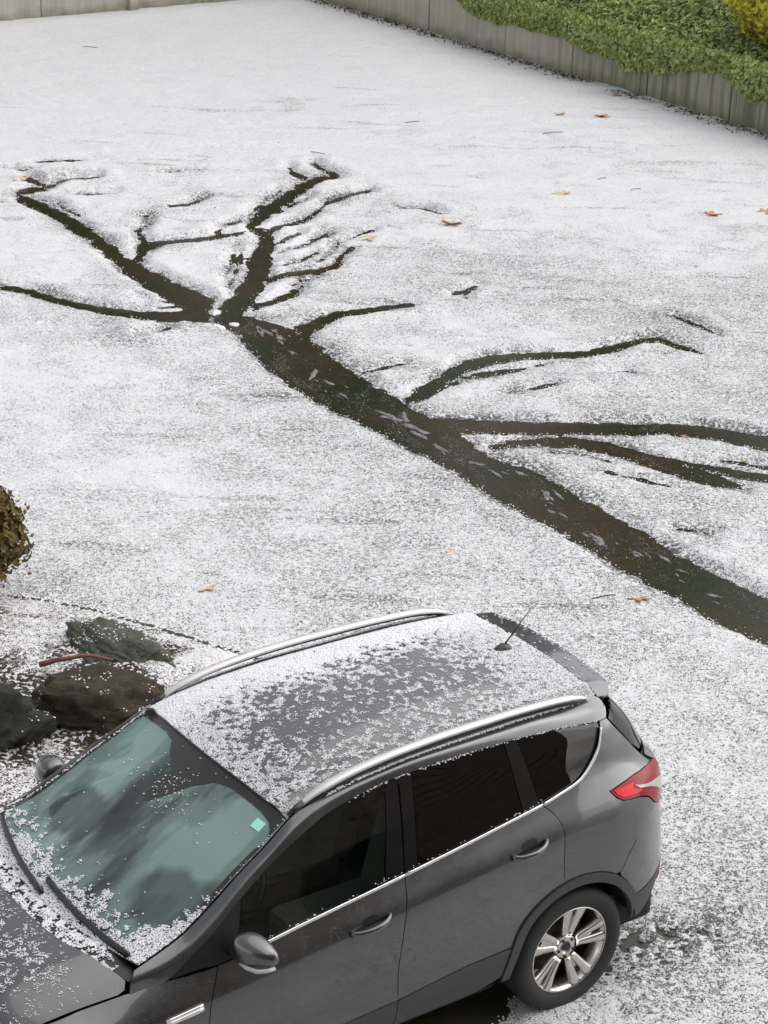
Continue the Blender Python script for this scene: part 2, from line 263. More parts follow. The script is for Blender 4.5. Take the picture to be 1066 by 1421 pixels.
# ------------------------------------------------------------------ ground: asphalt lot, melt channels, hail
def seg_dist(px, py, poly):
    """signed distance to a closed polygon (negative inside)"""
    P = np.asarray(poly, float); Q = np.roll(P, -1, 0)
    d2 = np.full(px.shape, 1e9); ins = np.zeros(px.shape, bool)
    for (ax, ay), (bx, by) in zip(P, Q):
        ex, ey = bx-ax, by-ay; L = ex*ex+ey*ey+1e-12
        t = np.clip(((px-ax)*ex+(py-ay)*ey)/L, 0, 1)
        d2 = np.minimum(d2, (px-ax-t*ex)**2+(py-ay-t*ey)**2)
        c = ((ay > py) != (by > py))
        with np.errstate(divide='ignore', invalid='ignore'):
            xi = ax+(py-ay)*ex/(ey if abs(ey) > 1e-12 else 1e-12)
        ins ^= c & (px < xi)
    d = np.sqrt(d2); return np.where(ins, -d, d)
STREAMS = [
 [[-4.29,-9.21],[-4.13,-8.7],[-3.97,-8.03],[-3.88,-7.43],[-3.88,-6.86],[-3.93,-6.28],[-3.95,-5.69],[-3.94,-5.19],[-3.89,-4.65],[-3.89,-4.2],[-3.88,-3.75],[-3.86,-3.23],[-3.85,-2.74],[-3.86,-2.29],[-3.85,-1.99],[-3.9,-1.63],[-3.97,-0.79],[-4.63,-1.15],[-4.43,-2.18],[-4.4,-2.56],[-4.39,-2.94],[-4.45,-3.49],[-4.49,-4.13],[-4.51,-4.51],[-4.53,-4.99],[-4.44,-5.35],[-4.44,-5.6],[-4.53,-5.97],[-4.53,-6.37],[-4.55,-6.72],[-4.58,-6.98],[-4.6,-7.56],[-4.69,-8.03],[-4.77,-8.51],[-4.82,-8.96],[-4.76,-9.37],[-4.61,-9.66],[-4.59,-9.86],[-4.33,-9.74],[-4.25,-9.41]],
 [[-4.51,-6.74],[-4.82,-6.81],[-5.15,-6.99],[-5.54,-7.2],[-5.86,-7.26],[-6.16,-7.22],[-6.46,-7.1],[-6.75,-6.98],[-7.08,-6.94],[-7.41,-7.02],[-7.68,-6.96],[-7.73,-6.72],[-7.79,-6.48],[-7.84,-6.52],[-7.82,-6.8],[-7.8,-7.09],[-7.52,-7.15],[-7.2,-7.11],[-6.88,-7.14],[-6.59,-7.26],[-6.29,-7.38],[-6.02,-7.49],[-5.68,-7.45],[-5.29,-7.29],[-4.95,-7.11],[-4.6,-6.92]],
 [[-4.89,-6.85],[-5.35,-7.03],[-5.67,-7.03],[-5.97,-6.98],[-6.02,-7.05],[-5.73,-7.11],[-5.4,-7.12],[-4.92,-6.91]],
 [[-4.35,-6.13],[-4.53,-5.97],[-4.79,-5.8],[-5.05,-5.63],[-5.38,-5.46],[-5.7,-5.27],[-6.03,-5.08],[-6.25,-4.87],[-6.38,-4.66],[-6.55,-4.35],[-6.72,-3.98],[-6.99,-4.21],[-6.81,-4.58],[-6.61,-4.88],[-6.45,-5.07],[-6.22,-5.29],[-5.89,-5.48],[-5.56,-5.67],[-5.25,-5.87],[-5.01,-6.07],[-4.75,-6.24],[-4.56,-6.41]],
 [[-4.47,-5.48],[-4.69,-5.47],[-4.93,-5.39],[-5.17,-5.21],[-5.3,-5.0],[-5.37,-4.72],[-5.42,-4.43],[-5.5,-4.17],[-5.62,-3.95],[-5.73,-3.8],[-5.82,-3.88],[-5.79,-4.1],[-5.72,-4.36],[-5.64,-4.62],[-5.58,-4.92],[-5.49,-5.19],[-5.33,-5.39],[-5.08,-5.57],[-4.81,-5.63],[-4.58,-5.64]],
 [[-5.57,-4.58],[-5.78,-4.27],[-5.91,-3.99],[-6.05,-3.83],[-6.25,-3.58],[-6.37,-3.69],[-6.16,-3.94],[-6.03,-4.1],[-5.87,-4.36],[-5.67,-4.67]],
 [[-4.67,-10.18],[-4.64,-10.64],[-4.61,-11.17],[-4.62,-11.7],[-4.7,-12.32],[-4.8,-12.98],[-4.85,-13.59],[-4.84,-14.18],[-4.79,-14.52],[-4.77,-14.58],[-4.98,-14.59],[-5.14,-14.61],[-5.23,-14.78],[-5.09,-14.81],[-4.83,-14.78],[-4.63,-14.31],[-4.65,-13.91],[-4.63,-13.3],[-4.56,-12.69],[-4.45,-12.03],[-4.29,-11.31],[-4.25,-10.73],[-4.24,-10.15],[-4.19,-9.62]],
 [[-5.23,-14.76],[-5.24,-15.08],[-5.2,-15.31],[-5.13,-15.2],[-5.16,-14.95],[-5.13,-14.63]],
 [[-5.16,-14.64],[-5.43,-14.82],[-5.59,-14.85],[-5.88,-14.79],[-5.93,-14.87],[-5.64,-14.97],[-5.48,-14.94],[-5.2,-14.75]],
 [[-4.47,-9.97],[-4.11,-10.05],[-3.82,-10.23],[-3.58,-10.52],[-3.41,-10.77],[-3.29,-11.16],[-3.19,-11.43],[-3.03,-11.6],[-2.75,-11.98],[-2.68,-11.85],[-2.97,-11.48],[-3.12,-11.31],[-3.19,-11.01],[-3.29,-10.59],[-3.44,-10.29],[-3.68,-10.0],[-3.93,-9.74],[-4.2,-9.51]],
 [[-3.89,-9.68],[-3.64,-9.6],[-3.45,-9.59],[-3.43,-9.55],[-3.61,-9.52],[-3.84,-9.57]],
 [[-4.42,-9.52],[-4.89,-9.81],[-5.44,-10.45],[-5.95,-11.09],[-6.34,-11.67],[-6.47,-12.12],[-6.38,-12.17],[-6.71,-12.41],[-7.25,-12.8],[-7.72,-13.15],[-8.09,-13.43],[-8.42,-13.44],[-8.53,-13.61],[-8.25,-13.71],[-7.88,-13.5],[-7.42,-13.19],[-6.85,-12.77],[-6.33,-12.27],[-6.27,-11.92],[-6.14,-11.68],[-5.88,-11.39],[-5.42,-10.79],[-5.0,-10.31],[-4.56,-9.94]],
 [[-8.54,-13.6],[-8.54,-13.87],[-8.6,-14.27],[-8.51,-14.18],[-8.42,-13.72],[-8.41,-13.46]],
 [[-8.12,-13.7],[-8.14,-14.05],[-8.23,-14.23],[-8.17,-14.19],[-8.04,-13.94],[-8.0,-13.56]],
 [[-6.28,-11.85],[-6.57,-11.95],[-6.97,-12.06],[-7.34,-12.31],[-7.67,-12.58],[-8.0,-12.71],[-8.41,-12.79],[-8.47,-12.89],[-8.1,-12.87],[-7.74,-12.73],[-7.4,-12.45],[-7.05,-12.21],[-6.64,-12.09],[-6.36,-11.99]],
 [[-4.61,-11.56],[-4.87,-11.86],[-5.07,-12.03],[-5.46,-12.02],[-5.8,-11.99],[-6.19,-12.02],[-6.24,-12.12],[-5.87,-12.11],[-5.52,-12.14],[-5.16,-12.22],[-4.94,-12.13],[-4.62,-11.73]],
 [[-4.93,-11.92],[-5.15,-12.33],[-5.21,-12.62],[-5.44,-12.8],[-5.62,-13.15],[-5.58,-13.15],[-5.44,-12.88],[-5.18,-12.68],[-5.02,-12.27],[-4.83,-11.97]],
 [[-5.93,-12.04],[-5.97,-12.21],[-6.17,-12.37],[-6.39,-12.42],[-6.43,-12.49],[-6.21,-12.44],[-5.96,-12.26],[-5.87,-11.99]],
 [[-5.4,-10.36],[-5.71,-10.44],[-6.03,-10.38],[-6.33,-10.46],[-6.63,-10.78],[-6.89,-10.95],[-6.93,-11.05],[-6.67,-10.89],[-6.4,-10.62],[-6.13,-10.55],[-5.81,-10.61],[-5.52,-10.57]],
 [[-4.79,-9.67],[-5.09,-9.74],[-5.38,-9.85],[-5.68,-10.09],[-5.85,-10.42],[-5.79,-10.4],[-5.67,-10.15],[-5.45,-10.01],[-5.17,-9.9],[-4.9,-9.87]],
 [[-4.71,-8.65],[-5.14,-8.96],[-5.42,-9.09],[-5.74,-9.06],[-5.99,-9.05],[-6.3,-9.05],[-6.34,-9.11],[-6.07,-9.17],[-5.84,-9.22],[-5.53,-9.28],[-5.25,-9.21],[-4.88,-9.06]],
 [[-4.64,-7.63],[-4.81,-7.62],[-5.16,-7.66],[-5.19,-7.71],[-4.85,-7.69],[-4.68,-7.7]],
 [[-6.84,-9.12],[-6.97,-9.09],[-7.23,-9.23],[-7.26,-9.29],[-7.05,-9.23],[-6.93,-9.23]],
 [[-6.95,-9.16],[-6.89,-8.98],[-6.93,-9.01],[-7.01,-9.2]],
 [[-6.0,-13.33],[-6.24,-13.24],[-6.51,-13.42],[-6.54,-13.49],[-6.31,-13.37],[-6.05,-13.41]],
 [[-4.97,-10.37],[-5.4,-10.9],[-5.79,-11.44],[-5.78,-11.48],[-5.38,-10.96],[-4.97,-10.42]],
 [[-5.06,-15.65],[-5.26,-15.49],[-5.45,-15.49],[-5.48,-15.55],[-5.3,-15.58],[-5.09,-15.71]],
 [[-8.33,-7.48],[-8.32,-7.16],[-8.34,-6.82],[-8.37,-6.84],[-8.39,-7.21],[-8.37,-7.52]],
 [[-6.11,-11.39],[-6.42,-11.58],[-6.67,-11.68],[-6.71,-11.75],[-6.46,-11.67],[-6.14,-11.46]],
 [[-6.63,-11.42],[-6.83,-11.42],[-6.95,-11.54],[-6.98,-11.6],[-6.91,-11.56],[-6.67,-11.49]],
 [[-5.88,-10.76],[-6.16,-10.85],[-6.45,-11.0],[-6.48,-11.06],[-6.2,-10.91],[-5.92,-10.83]],
 [[-6.66,-6.52],[-6.82,-6.45],[-6.87,-6.36],[-6.9,-6.39],[-6.88,-6.51],[-6.69,-6.55]],
 [[-6.63,-14.64],[-6.88,-14.57],[-7.19,-14.5],[-7.22,-14.56],[-6.93,-14.66],[-6.66,-14.7]],
 [[-5.6,-15.79],[-5.9,-15.7],[-6.13,-15.59],[-6.16,-15.66],[-5.94,-15.78],[-5.63,-15.85]],
 [[-5.34,-14.22],[-5.58,-14.15],[-5.75,-14.11],[-5.78,-14.17],[-5.62,-14.23],[-5.37,-14.28]],
 [[-5.49,-6.59],[-5.77,-6.53],[-6.03,-6.53],[-6.05,-6.56],[-5.81,-6.57],[-5.52,-6.62]],
 [[-5.31,-6.98],[-5.81,-6.99],[-6.33,-7.0],[-6.36,-7.04],[-5.85,-7.05],[-5.35,-7.04]],
 [[-5.0,-4.74],[-5.17,-4.3],[-5.36,-3.99],[-5.39,-4.02],[-5.22,-4.35],[-5.04,-4.77]],
 [[-6.02,-4.36],[-6.25,-4.03],[-6.3,-4.08],[-6.06,-4.39]],
 [[-5.89,-11.72],[-5.48,-11.19],[-5.15,-10.79],[-5.15,-10.75],[-5.49,-11.15],[-5.9,-11.69]],
 [[-6.08,-11.2],[-6.34,-11.26],[-6.61,-11.35],[-6.63,-11.4],[-6.38,-11.33],[-6.11,-11.26]],
 [[-5.58,-10.17],[-5.8,-10.24],[-5.96,-10.28],[-5.98,-10.32],[-5.83,-10.3],[-5.6,-10.21]],
 [[-6.26,-10.72],[-6.63,-10.96],[-6.88,-11.22],[-6.88,-11.25],[-6.65,-11.02],[-6.28,-10.76]],
 [[-7.53,-11.49],[-7.3,-11.43],[-7.06,-11.29],[-7.04,-11.25],[-7.26,-11.37],[-7.51,-11.44]],
 [[-4.0,-10.56],[-4.18,-10.31],[-4.29,-10.21],[-4.31,-10.25],[-4.22,-10.36],[-4.02,-10.59]],
 [[-6.06,-11.96],[-6.17,-12.28],[-6.13,-12.25],[-6.02,-11.93]],
 [[-6.85,-12.46],[-7.18,-12.68],[-7.63,-12.9],[-7.66,-12.97],[-7.22,-12.75],[-6.87,-12.51]],
 [[-4.34,-10.16],[-4.12,-10.21],[-3.98,-10.38],[-3.96,-10.34],[-4.09,-10.15],[-4.31,-10.11]],
 [[-3.47,-10.19],[-3.69,-9.88],[-3.85,-9.73],[-3.87,-9.77],[-3.73,-9.94],[-3.5,-10.23]],
 [[-6.6,-12.59],[-7.02,-12.94],[-7.51,-13.33],[-7.53,-13.38],[-7.04,-13.01],[-6.62,-12.64]],
 [[-4.93,-13.99],[-4.93,-13.47],[-4.97,-13.53],[-4.97,-14.03]],
 [[-5.34,-4.76],[-5.49,-4.39],[-5.53,-4.43],[-5.37,-4.79]],
 [[-4.91,-5.27],[-5.11,-5.04],[-5.22,-4.8],[-5.24,-4.83],[-5.15,-5.08],[-4.93,-5.29]],
 [[-4.73,-3.47],[-4.82,-3.36],[-4.88,-3.27],[-4.9,-3.29],[-4.85,-3.4],[-4.75,-3.49]],
 [[-8.28,-12.04],[-8.49,-11.84],[-8.57,-11.61],[-8.6,-11.65],[-8.54,-11.91],[-8.31,-12.09]]]

def axis(a, b, fa, fb, fine, coarse):
    l = [np.arange(a, fa, coarse), np.arange(fa, fb, fine), np.arange(fb, b+coarse, coarse)]
    return np.concatenate(l)
GX = axis(-14.9, 9., -9.0, 1.3, .026, .13); GY = axis(-23.9, 5., -16., 1.7, .026, .13)
XX, YY = np.meshgrid(GX, GY, indexing='ij')
fld = np.full(XX.shape, .6)
rag = fbm(XX*9, YY*9, 3, 1)*.055+fbm(XX*24, YY*24, 2, 2)*.030+fbm(XX*2.2, YY*2.2, 2, 5)*.03
for k, poly in enumerate(STREAMS):
    P = np.array(poly); lo = P.min(0)-.45; hi = P.max(0)+.45
    i0, i1 = np.searchsorted(GX, [lo[0], hi[0]]); j0, j1 = np.searchsorted(GY, [lo[1], hi[1]])
    if i1 <= i0 or j1 <= j0: continue
    sl = (slice(i0, i1), slice(j0, j1))
    fld[sl] = np.minimum(fld[sl], seg_dist(XX[sl], YY[sl], poly)+(.0 if k < 21 else .006))
stream_fld = fld.copy()
big = np.minimum(1., .35+.65*np.clip(np.abs(fld), 0, .3)/.3)
fld = fld+rag*np.where(fld < .5, 1., 0.)
# bare asphalt sheltered under the car, ragged at its edge, and a thawed patch by the rear bumper
carr = [(-.62, -.72), (3.35, -.72), (3.35, .80), (.42, .78), (.30, .70), (-.30, .70), (-.62, .62)]
cd = seg_dist(XX, YY, carr)+fbm(XX*7, YY*7, 3, 9)*.16
patch = (np.hypot((XX+.70)/.55, (YY-.66)/.36)-1)*.8+fbm(XX*36, YY*36, 2, 12)*2.4+.75
fld = np.minimum(fld, cd); fld = np.minimum(fld, np.where(patch < .4, patch*.25+.05, .6))
fld = np.minimum(fld, np.clip(4.4-YY+fbm(XX*1.5, YY*1.5, 3, 4)*.6, -1, .6))

def clip_mesh(X, Y, Fv, Z, A=None):
    """keep the part of the grid where Fv > 0, cut exactly along the zero line"""
    nx, ny = X.shape; idx = np.arange(nx*ny).reshape(nx, ny)
    a, b, c, d = idx[:-1, :-1], idx[1:, :-1], idx[1:, 1:], idx[:-1, 1:]
    pos = Fv > 0; cnt = pos[:-1, :-1].astype(int)+pos[1:, :-1]+pos[1:, 1:]+pos[:-1, 1:]
    full = cnt == 4; quads = np.stack([a[full], b[full], c[full], d[full]], 1)
    V = np.stack([X.ravel(), Y.ravel(), Z.ravel()]+([A.ravel()] if A is not None else []), 1); extra = []; ecache = {}; tris = []
    Ff = Fv.ravel(); base = len(V)
    for i, j in zip(*np.where((cnt > 0) & (cnt < 4))):
        ring = (idx[i, j], idx[i+1, j], idx[i+1, j+1], idx[i, j+1]); pl = []
        for k in range(4):
            p, q = ring[k], ring[(k+1) % 4]
            if Ff[p] > 0: pl.append(p)
            if (Ff[p] > 0) != (Ff[q] > 0):
                key = (min(p, q), max(p, q))
                if key not in ecache:
                    u = Ff[p]/(Ff[p]-Ff[q]); w = V[p]+(V[q]-V[p])*u; w[2] = min(V[p][2], V[q][2], .004)
                    ecache[key] = base+len(extra); extra.append(w)
                pl.append(ecache[key])
        for k in range(1, len(pl)-1): tris.append((pl[0], pl[k], pl[k+1]))
    V = np.vstack([V, np.array(extra)]) if extra else V
    tris = np.array(tris, int).reshape(-1, 3)
    used = np.zeros(len(V), bool); used[quads.ravel()] = True; used[tris.ravel()] = True
    rm = np.cumsum(used)-1
    return V[used], rm[quads], rm[tris]
thin = .75*np.exp(-np.clip(stream_fld, 0, 9)/.035)*np.clip(.55+1.6*fbm(XX*3, YY*3, 3, 15), .05, 1.2)+.35*np.exp(-np.clip(stream_fld, 0, 9)/.16)*np.clip(fbm(XX*2.2, YY*1.6, 3, 17)*2.2, 0, 1)
thin += .40*np.clip(.25-(np.hypot((XX+.72)/.62, (YY-.66)/.45)-1)*.5+fbm(XX*8, YY*8, 2, 12)*.6, 0, .6)
# hail banked up beside the channels and in low ripples down the slope
ru, rv = XX*-.81+YY*.58, XX*.58+YY*.81
bank = np.exp(-((stream_fld-.16)/.13)**2)*np.clip(.6+fbm(XX*1.3, YY*1.3, 2, 41)*1.6, 0, 1.4)
up_ = np.clip((-6-YY)/6, 0, 1)*np.clip((YY+21)/5, 0, 1)
relief = .026*bank+(.040*up_+.012)*(fbm(ru*.8+fbm(XX, YY, 2, 43)*.6, rv*3.6, 4, 45)+.25)
lay = np.clip(fld/.13, 0, 1); lay = lay*lay*(3-2*lay)
ZH = .0035+lay*(.013+.010*(fbm(XX*5, YY*5, 3, 21)+.3)+.006*fbm(XX*24, YY*24, 2, 23)+np.maximum(relief, 0))
ZH = np.maximum(ZH, .0035)

g = 60.
ground = mesh_obj('ground', [(-g, -g, 0), (g, -g, 0), (g, g, 0), (-g, g, 0)], [(0, 1, 2, 3)], MT['asphalt'])
tag(ground, 'dark wet asphalt of the lot under the hail', kind='structure')
def set_attr(o, a): o.data.attributes.new('thin', 'FLOAT', 'POINT').data.foreach_set('value', np.ascontiguousarray(a, np.float32))
V, q, t3 = clip_mesh(XX, YY, fld, ZH, thin)
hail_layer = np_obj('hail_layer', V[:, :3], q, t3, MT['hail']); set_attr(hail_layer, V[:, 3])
tag(hail_layer, 'white layer of fallen hail covering the parking lot', 'hail', kind='stuff')
V, q, t3 = clip_mesh(XX, YY, .10-stream_fld, np.full(XX.shape, .0025))
V[:, 2] = .0025
water = np_obj('melt_water', V, q, t3, MT['water'])
tag(water, 'dark brown channels of melt water branching through the hail', kind='structure')

# grains
ICO = None
def ico_template():
    bm = bmesh.new(); bmesh.ops.create_icosphere(bm, subdivisions=1, radius=1); v = np.array([x.co[:] for x in bm.verts]); bm.verts.index_update()
    f = np.array([[a.index for a in x.verts] for x in bm.faces]); bm.free(); return v, f
ICO = ico_template()
OCT = (np.array([(1., 0, 0), (0, 1, 0), (-1, 0, 0), (0, -1, 0), (0, 0, 1), (0, 0, -1)]), np.array([(0, 1, 4), (1, 2, 4), (2, 3, 4), (3, 0, 4), (1, 0, 5), (2, 1, 5), (3, 2, 5), (0, 3, 5)]))
def grains(name, P, r, mat, squash=.75, parent=None, tmpl=None):
    v, f = tmpl or ICO; n = len(P); P = np.asarray(P); r = np.asarray(r)
    st = RNG.uniform(.75, 1.3, (n, 1, 3)); st[..., 2] *= squash
    V = (v[None]*st*r[:, None, None]+RNG.normal(0, .12, (n, len(v), 3))*r[:, None, None]+P[:, None, :]).reshape(-1, 3)
    Fc = (f[None]+np.arange(n)[:, None, None]*len(v)).reshape(-1, 3)
    return np_obj(name, V, None, Fc, mat, parent, True)
tg = NT('hailstone'); pg = tg.geo(); 
MT['stone'] = tg.done(tg.bsdf(tg.mix(tg.noise(pg, 60, 2), (.86, .86, .87), (.95, .95, .95)), .45, 0, None, spec=.3))
def fld_at(x, y, A):
    i = np.clip(np.searchsorted(GX, x), 0, len(GX)-1); j = np.clip(np.searchsorted(GY, y), 0, len(GY)-1); return A[i, j]
n = 420000; px = RNG.uniform(-8.9, 1.2, n); py = RNG.uniform(-15.9, 1.6, n); fv = fld_at(px, py, fld)
pr = np.exp(-((fv-.002)/.022)**2)*.45+((fv < 0) & (fv > -.25))*.0015
keep = RNG.random(n) < pr
px, py = px[keep], py[keep]; rr = RNG.uniform(.003, .0065, len(px))
near = (py > -9) | (RNG.random(len(px)) < .5)
px, py, rr = px[near], py[near], rr[near]
tag(grains('hail_grains', np.stack([px, py, .004+rr*.5], 1), rr, MT['stone']), 'loose hailstones along the edges of the melt channels', 'hail', kind='stuff')

n = 160000; px = RNG.uniform(-6.2, -2.7, n); py = RNG.uniform(-9.6, -1.2, n); fv = fld_at(px, py, stream_fld)
fa = px*.43+py*.90; fc = px*-.90+py*.43      # along and across the flow
cl = fbm(fc*7, fa*2.6, 3, 63)+.5*fbm(fc*20, fa*9, 2, 65)
keep = (fv < -.06) & (RNG.random(n) < np.clip((cl-.12)*1.6, 0, .55)); px, py = px[keep], py[keep]; rr = RNG.uniform(.0025, .0055, len(px))
tm_ = NT('melting_hail'); MT['melting'] = tm_.done(tm_.bsdf(tm_.mix(tm_.noise(tm_.geo(), 40, 2), (.10, .10, .09), (.42, .42, .42)), .3))
tag(grains('drifting_hail', np.stack([px, py, .003+rr*.2], 1), rr, MT['melting'], .4, None, OCT), 'half-melted hail drifting in the main melt channel', 'hail', kind='stuff')
# rafts of grey slush floating down the main channel, white ice lumps at the fork
def blob(name, c, rx, ry, ang, h, mat, parent=None, n=14, seed=0, rough=.3):
    rs = np.random.default_rng(seed); th_ = np.arange(n)*2*PI/n; k = np.ones(n); V = []; Fc = []
    for h_ in (2, 3, 4, 5, 7): k += rough*rs.uniform(.1, .55)/h_**.5*np.cos(h_*th_+rs.uniform(0, 6.28))
    for ring, (s, z) in enumerate(((1., 0.), (.86, h*.8), (.5, h))):
        for i in range(n):
            a = 2*PI*i/n; x = math.cos(a)*rx*k[i]*s; y = math.sin(a)*ry*k[i]*s
            V.append((c[0]+x*math.cos(ang)-y*math.sin(ang), c[1]+x*math.sin(ang)+y*math.cos(ang), c[2]+z))
    for r in range(2):
        for i in range(n): Fc.append((r*n+i, r*n+(i+1) % n, (r+1)*n+(i+1) % n, (r+1)*n+i))
    Fc.append(tuple(range(2*n, 3*n)))
    return mesh_obj(name, V, Fc, mat, parent)
ts = NT('slush'); ps = ts.geo()
MT['slush'] = ts.done(ts.bsdf(ts.mix(ts.ramp(ts.noise(ps, 45, 4, .7), [(.4, 0.), (.62, 1.)]), (.085, .082, .072), (.27, .275, .27)), .4, 0, ts.bump(ts.noise(ps, 50, 3), .4, .006)))
main = np.array(STREAMS[0]); nl = 15
lower = main[:nl]; upper = main[18:36][::-1]
def along(L, u):
    d = np.r_[0, np.cumsum(np.hypot(*np.diff(L, axis=0).T))]; return np.array([np.interp(u*d[-1], d, L[:, 0]), np.interp(u*d[-1], d, L[:, 1])])
rs = np.random.default_rng(5)
for k in range(60):
    u = rs.uniform(.02, .97); w = np.clip(.52+.16*math.sin(u*23)+rs.normal(0, .09), .25, .82); A = along(lower, u); B = along(upper, u); A2 = along(lower, min(u+.03, 1))
    p = A+(B-A)*w; ang = math.atan2(*(A2-A)[::-1])+rs.normal(0, .25); sz = .014+.05*rs.random()**2
    if fld_at(p[0], p[1], fld) > -.05: continue
    blob('slush_raft', (p[0], p[1], .0035), sz*1.9, sz*.5, ang, .005, MT['slush'], water, 30, k, .85)
for k, (x, y) in enumerate(((-4.45, -9.80), (-4.24, -9.41), (-4.41, -9.40))):
    o = blob('ice_lump', (x, y, .003), (.065, .085, .05)[k], (.035, .04, .03)[k], .6+k, .022, MT['stone'], None, 26, 40+k, .5)
    tag(o, ('white ice lump in the brown water on the upslope side of the channel fork', 'widest white ice lump lying at the mouth of the main channel', 'small white ice lump at the fork beside the widest lump')[k], 'ice')

# ------------------------------------------------------------------ planting bed with kerb, rocks, shrub
kerb_line = np.array([(1.5, -6.75), (.85, -5.85), (.249, -5.043), (.035, -4.803), (-.186, -4.479), (-.371, -4.1), (-.52, -3.774), (-.686, -3.393), (-.80, -3.0), (-.78, -2.6), (-.55, -2.3)])
bed_poly = np.vstack([kerb_line, [(1., -2.15), (4.5, -2.1), (4.5, -6.75)]])
BX, BY = np.meshgrid(np.arange(-1.1, 4.6, .03), np.arange(-6.9, -2., .03), indexing='ij')
bd = -seg_dist(BX, BY, bed_poly); e = np.clip(bd/.5, 0, 1)
BZ = .03+e*.07+fbm(BX*2, BY*2, 4, 31)*.05*e+fbm(BX*14, BY*14, 2, 33)*.010
bthin = np.full(BX.shape, 0.)
for cx, cy, r in ((.06, -3.72, .45), (.60, -3.08, .62), (1.30, -3.24, .62), (.95, -3.45, .5), (.30, -3.40, .4), (.9, -5.0, .45)): bthin = np.maximum(bthin, 1.1*np.clip(1.15-np.hypot(BX-cx, BY-cy)/r+fbm(BX*5, BY*5, 3, 35)*.8, 0, .8))
V, q, t3 = clip_mesh(BX, BY, bd, BZ, bthin); bed = np_obj('planting_bed', V[:, :3], q, t3, MT['hailbed']); set_attr(bed, V[:, 3])
tag(bed, 'raised planting bed of dark mulch dusted with hail', kind='structure')
def sweep(name, path, prof, mat, parent=None, closed_prof=True, caps=True, up=Vector((0, 0, 1))):
    """sweep a 2D profile (side, up) along a path; profile may be a function of the parameter"""
    P = [Vector(p) for p in path]; V = []; Fc = []; n = None
    for i, p in enumerate(P):
        tn = (P[min(i+1, len(P)-1)]-P[max(i-1, 0)]).normalized(); sd = tn.cross(up).normalized(); u2 = sd.cross(tn)
        pf = prof(i/(len(P)-1)) if callable(prof) else prof; n = len(pf)
        V += [p+sd*a+u2*b for a, b in pf]
    m = n if closed_prof else n-1
    for i in range(len(P)-1):
        for k in range(m): Fc.append((i*n+k, i*n+(k+1) % n, (i+1)*n+(k+1) % n, (i+1)*n+k))
    if caps and closed_prof: Fc += [tuple(range(n))[::-1], tuple(range((len(P)-1)*n, len(P)*n))]
    return mesh_obj(name, V, Fc, mat, parent)
def smooth_path(pts, n, jit=0.):
    P = np.array(pts, float); d = np.r_[0, np.cumsum(np.linalg.norm(np.diff(P, axis=0), axis=1))]; u = np.linspace(0, d[-1], n)
    Q = np.stack([pchip(d, P[:, k], u) for k in range(P.shape[1])], 1)
    return [tuple(c+random.uniform(-jit, jit) for c in r) for r in Q]
def pchip(xk, yk, x):
    xk = np.asarray(xk, float); yk = np.asarray(yk, float); x = np.asarray(x, float)
    h = np.diff(xk); d = np.diff(yk)/h; m = np.zeros_like(yk)
    for i in range(1, len(xk)-1):
        if d[i-1]*d[i] > 0:
            w1 = 2*h[i]+h[i-1]; w2 = h[i]+2*h[i-1]; m[i] = (w1+w2)/(w1/d[i-1]+w2/d[i])
    m[0] = d[0]; m[-1] = d[-1]
    i = np.clip(np.searchsorted(xk, x)-1, 0, len(h)-1); t = (x-xk[i])/h[i]
    r = (1+2*t)*(1-t)**2*yk[i]+t*(1-t)**2*h[i]*m[i]+t*t*(3-2*t)*yk[i+1]+t*t*(t-1)*h[i]*m[i+1]
    r = np.where(x < xk[0], yk[0]+m[0]*(x-xk[0]), r); return np.where(x > xk[-1], yk[-1]+m[-1]*(x-xk[-1]), r)
kp = smooth_path([(x, y, .003) for x, y in kerb_line], 220, .007)
def kprof(u):
    w = .014+.042*min(1, max(0, (u-.30)/.40)); return [(-w, .0), (-w*.9, .016), (-.3*w, .026), (.5*w, .025), (w, .016), (w, 0)]
kerb = sweep('kerb', kp, kprof, MT['asphalt'])
tag(kerb, 'low dark edging curving round the planting bed', 'kerb')
kx = np.array([kp[i] for i in RNG.integers(0, 220, 1500)]); kx[:, :2] += RNG.normal(0, .035, (1500, 2)); 
kd = np.minimum(1, np.abs(kx[:, 1]+5.0)/.1)
kx[:, 2] = .026; kr = RNG.uniform(.005, .010, 1500)
keepk = RNG.random(1500) < np.where(kx[:, 0] > -.25, .9, .40)
tag(grains('hail_grains', kx[keepk], kr[keepk], MT['stone']), 'loose hailstones lying along the edging of the bed', 'hail', kind='stuff')

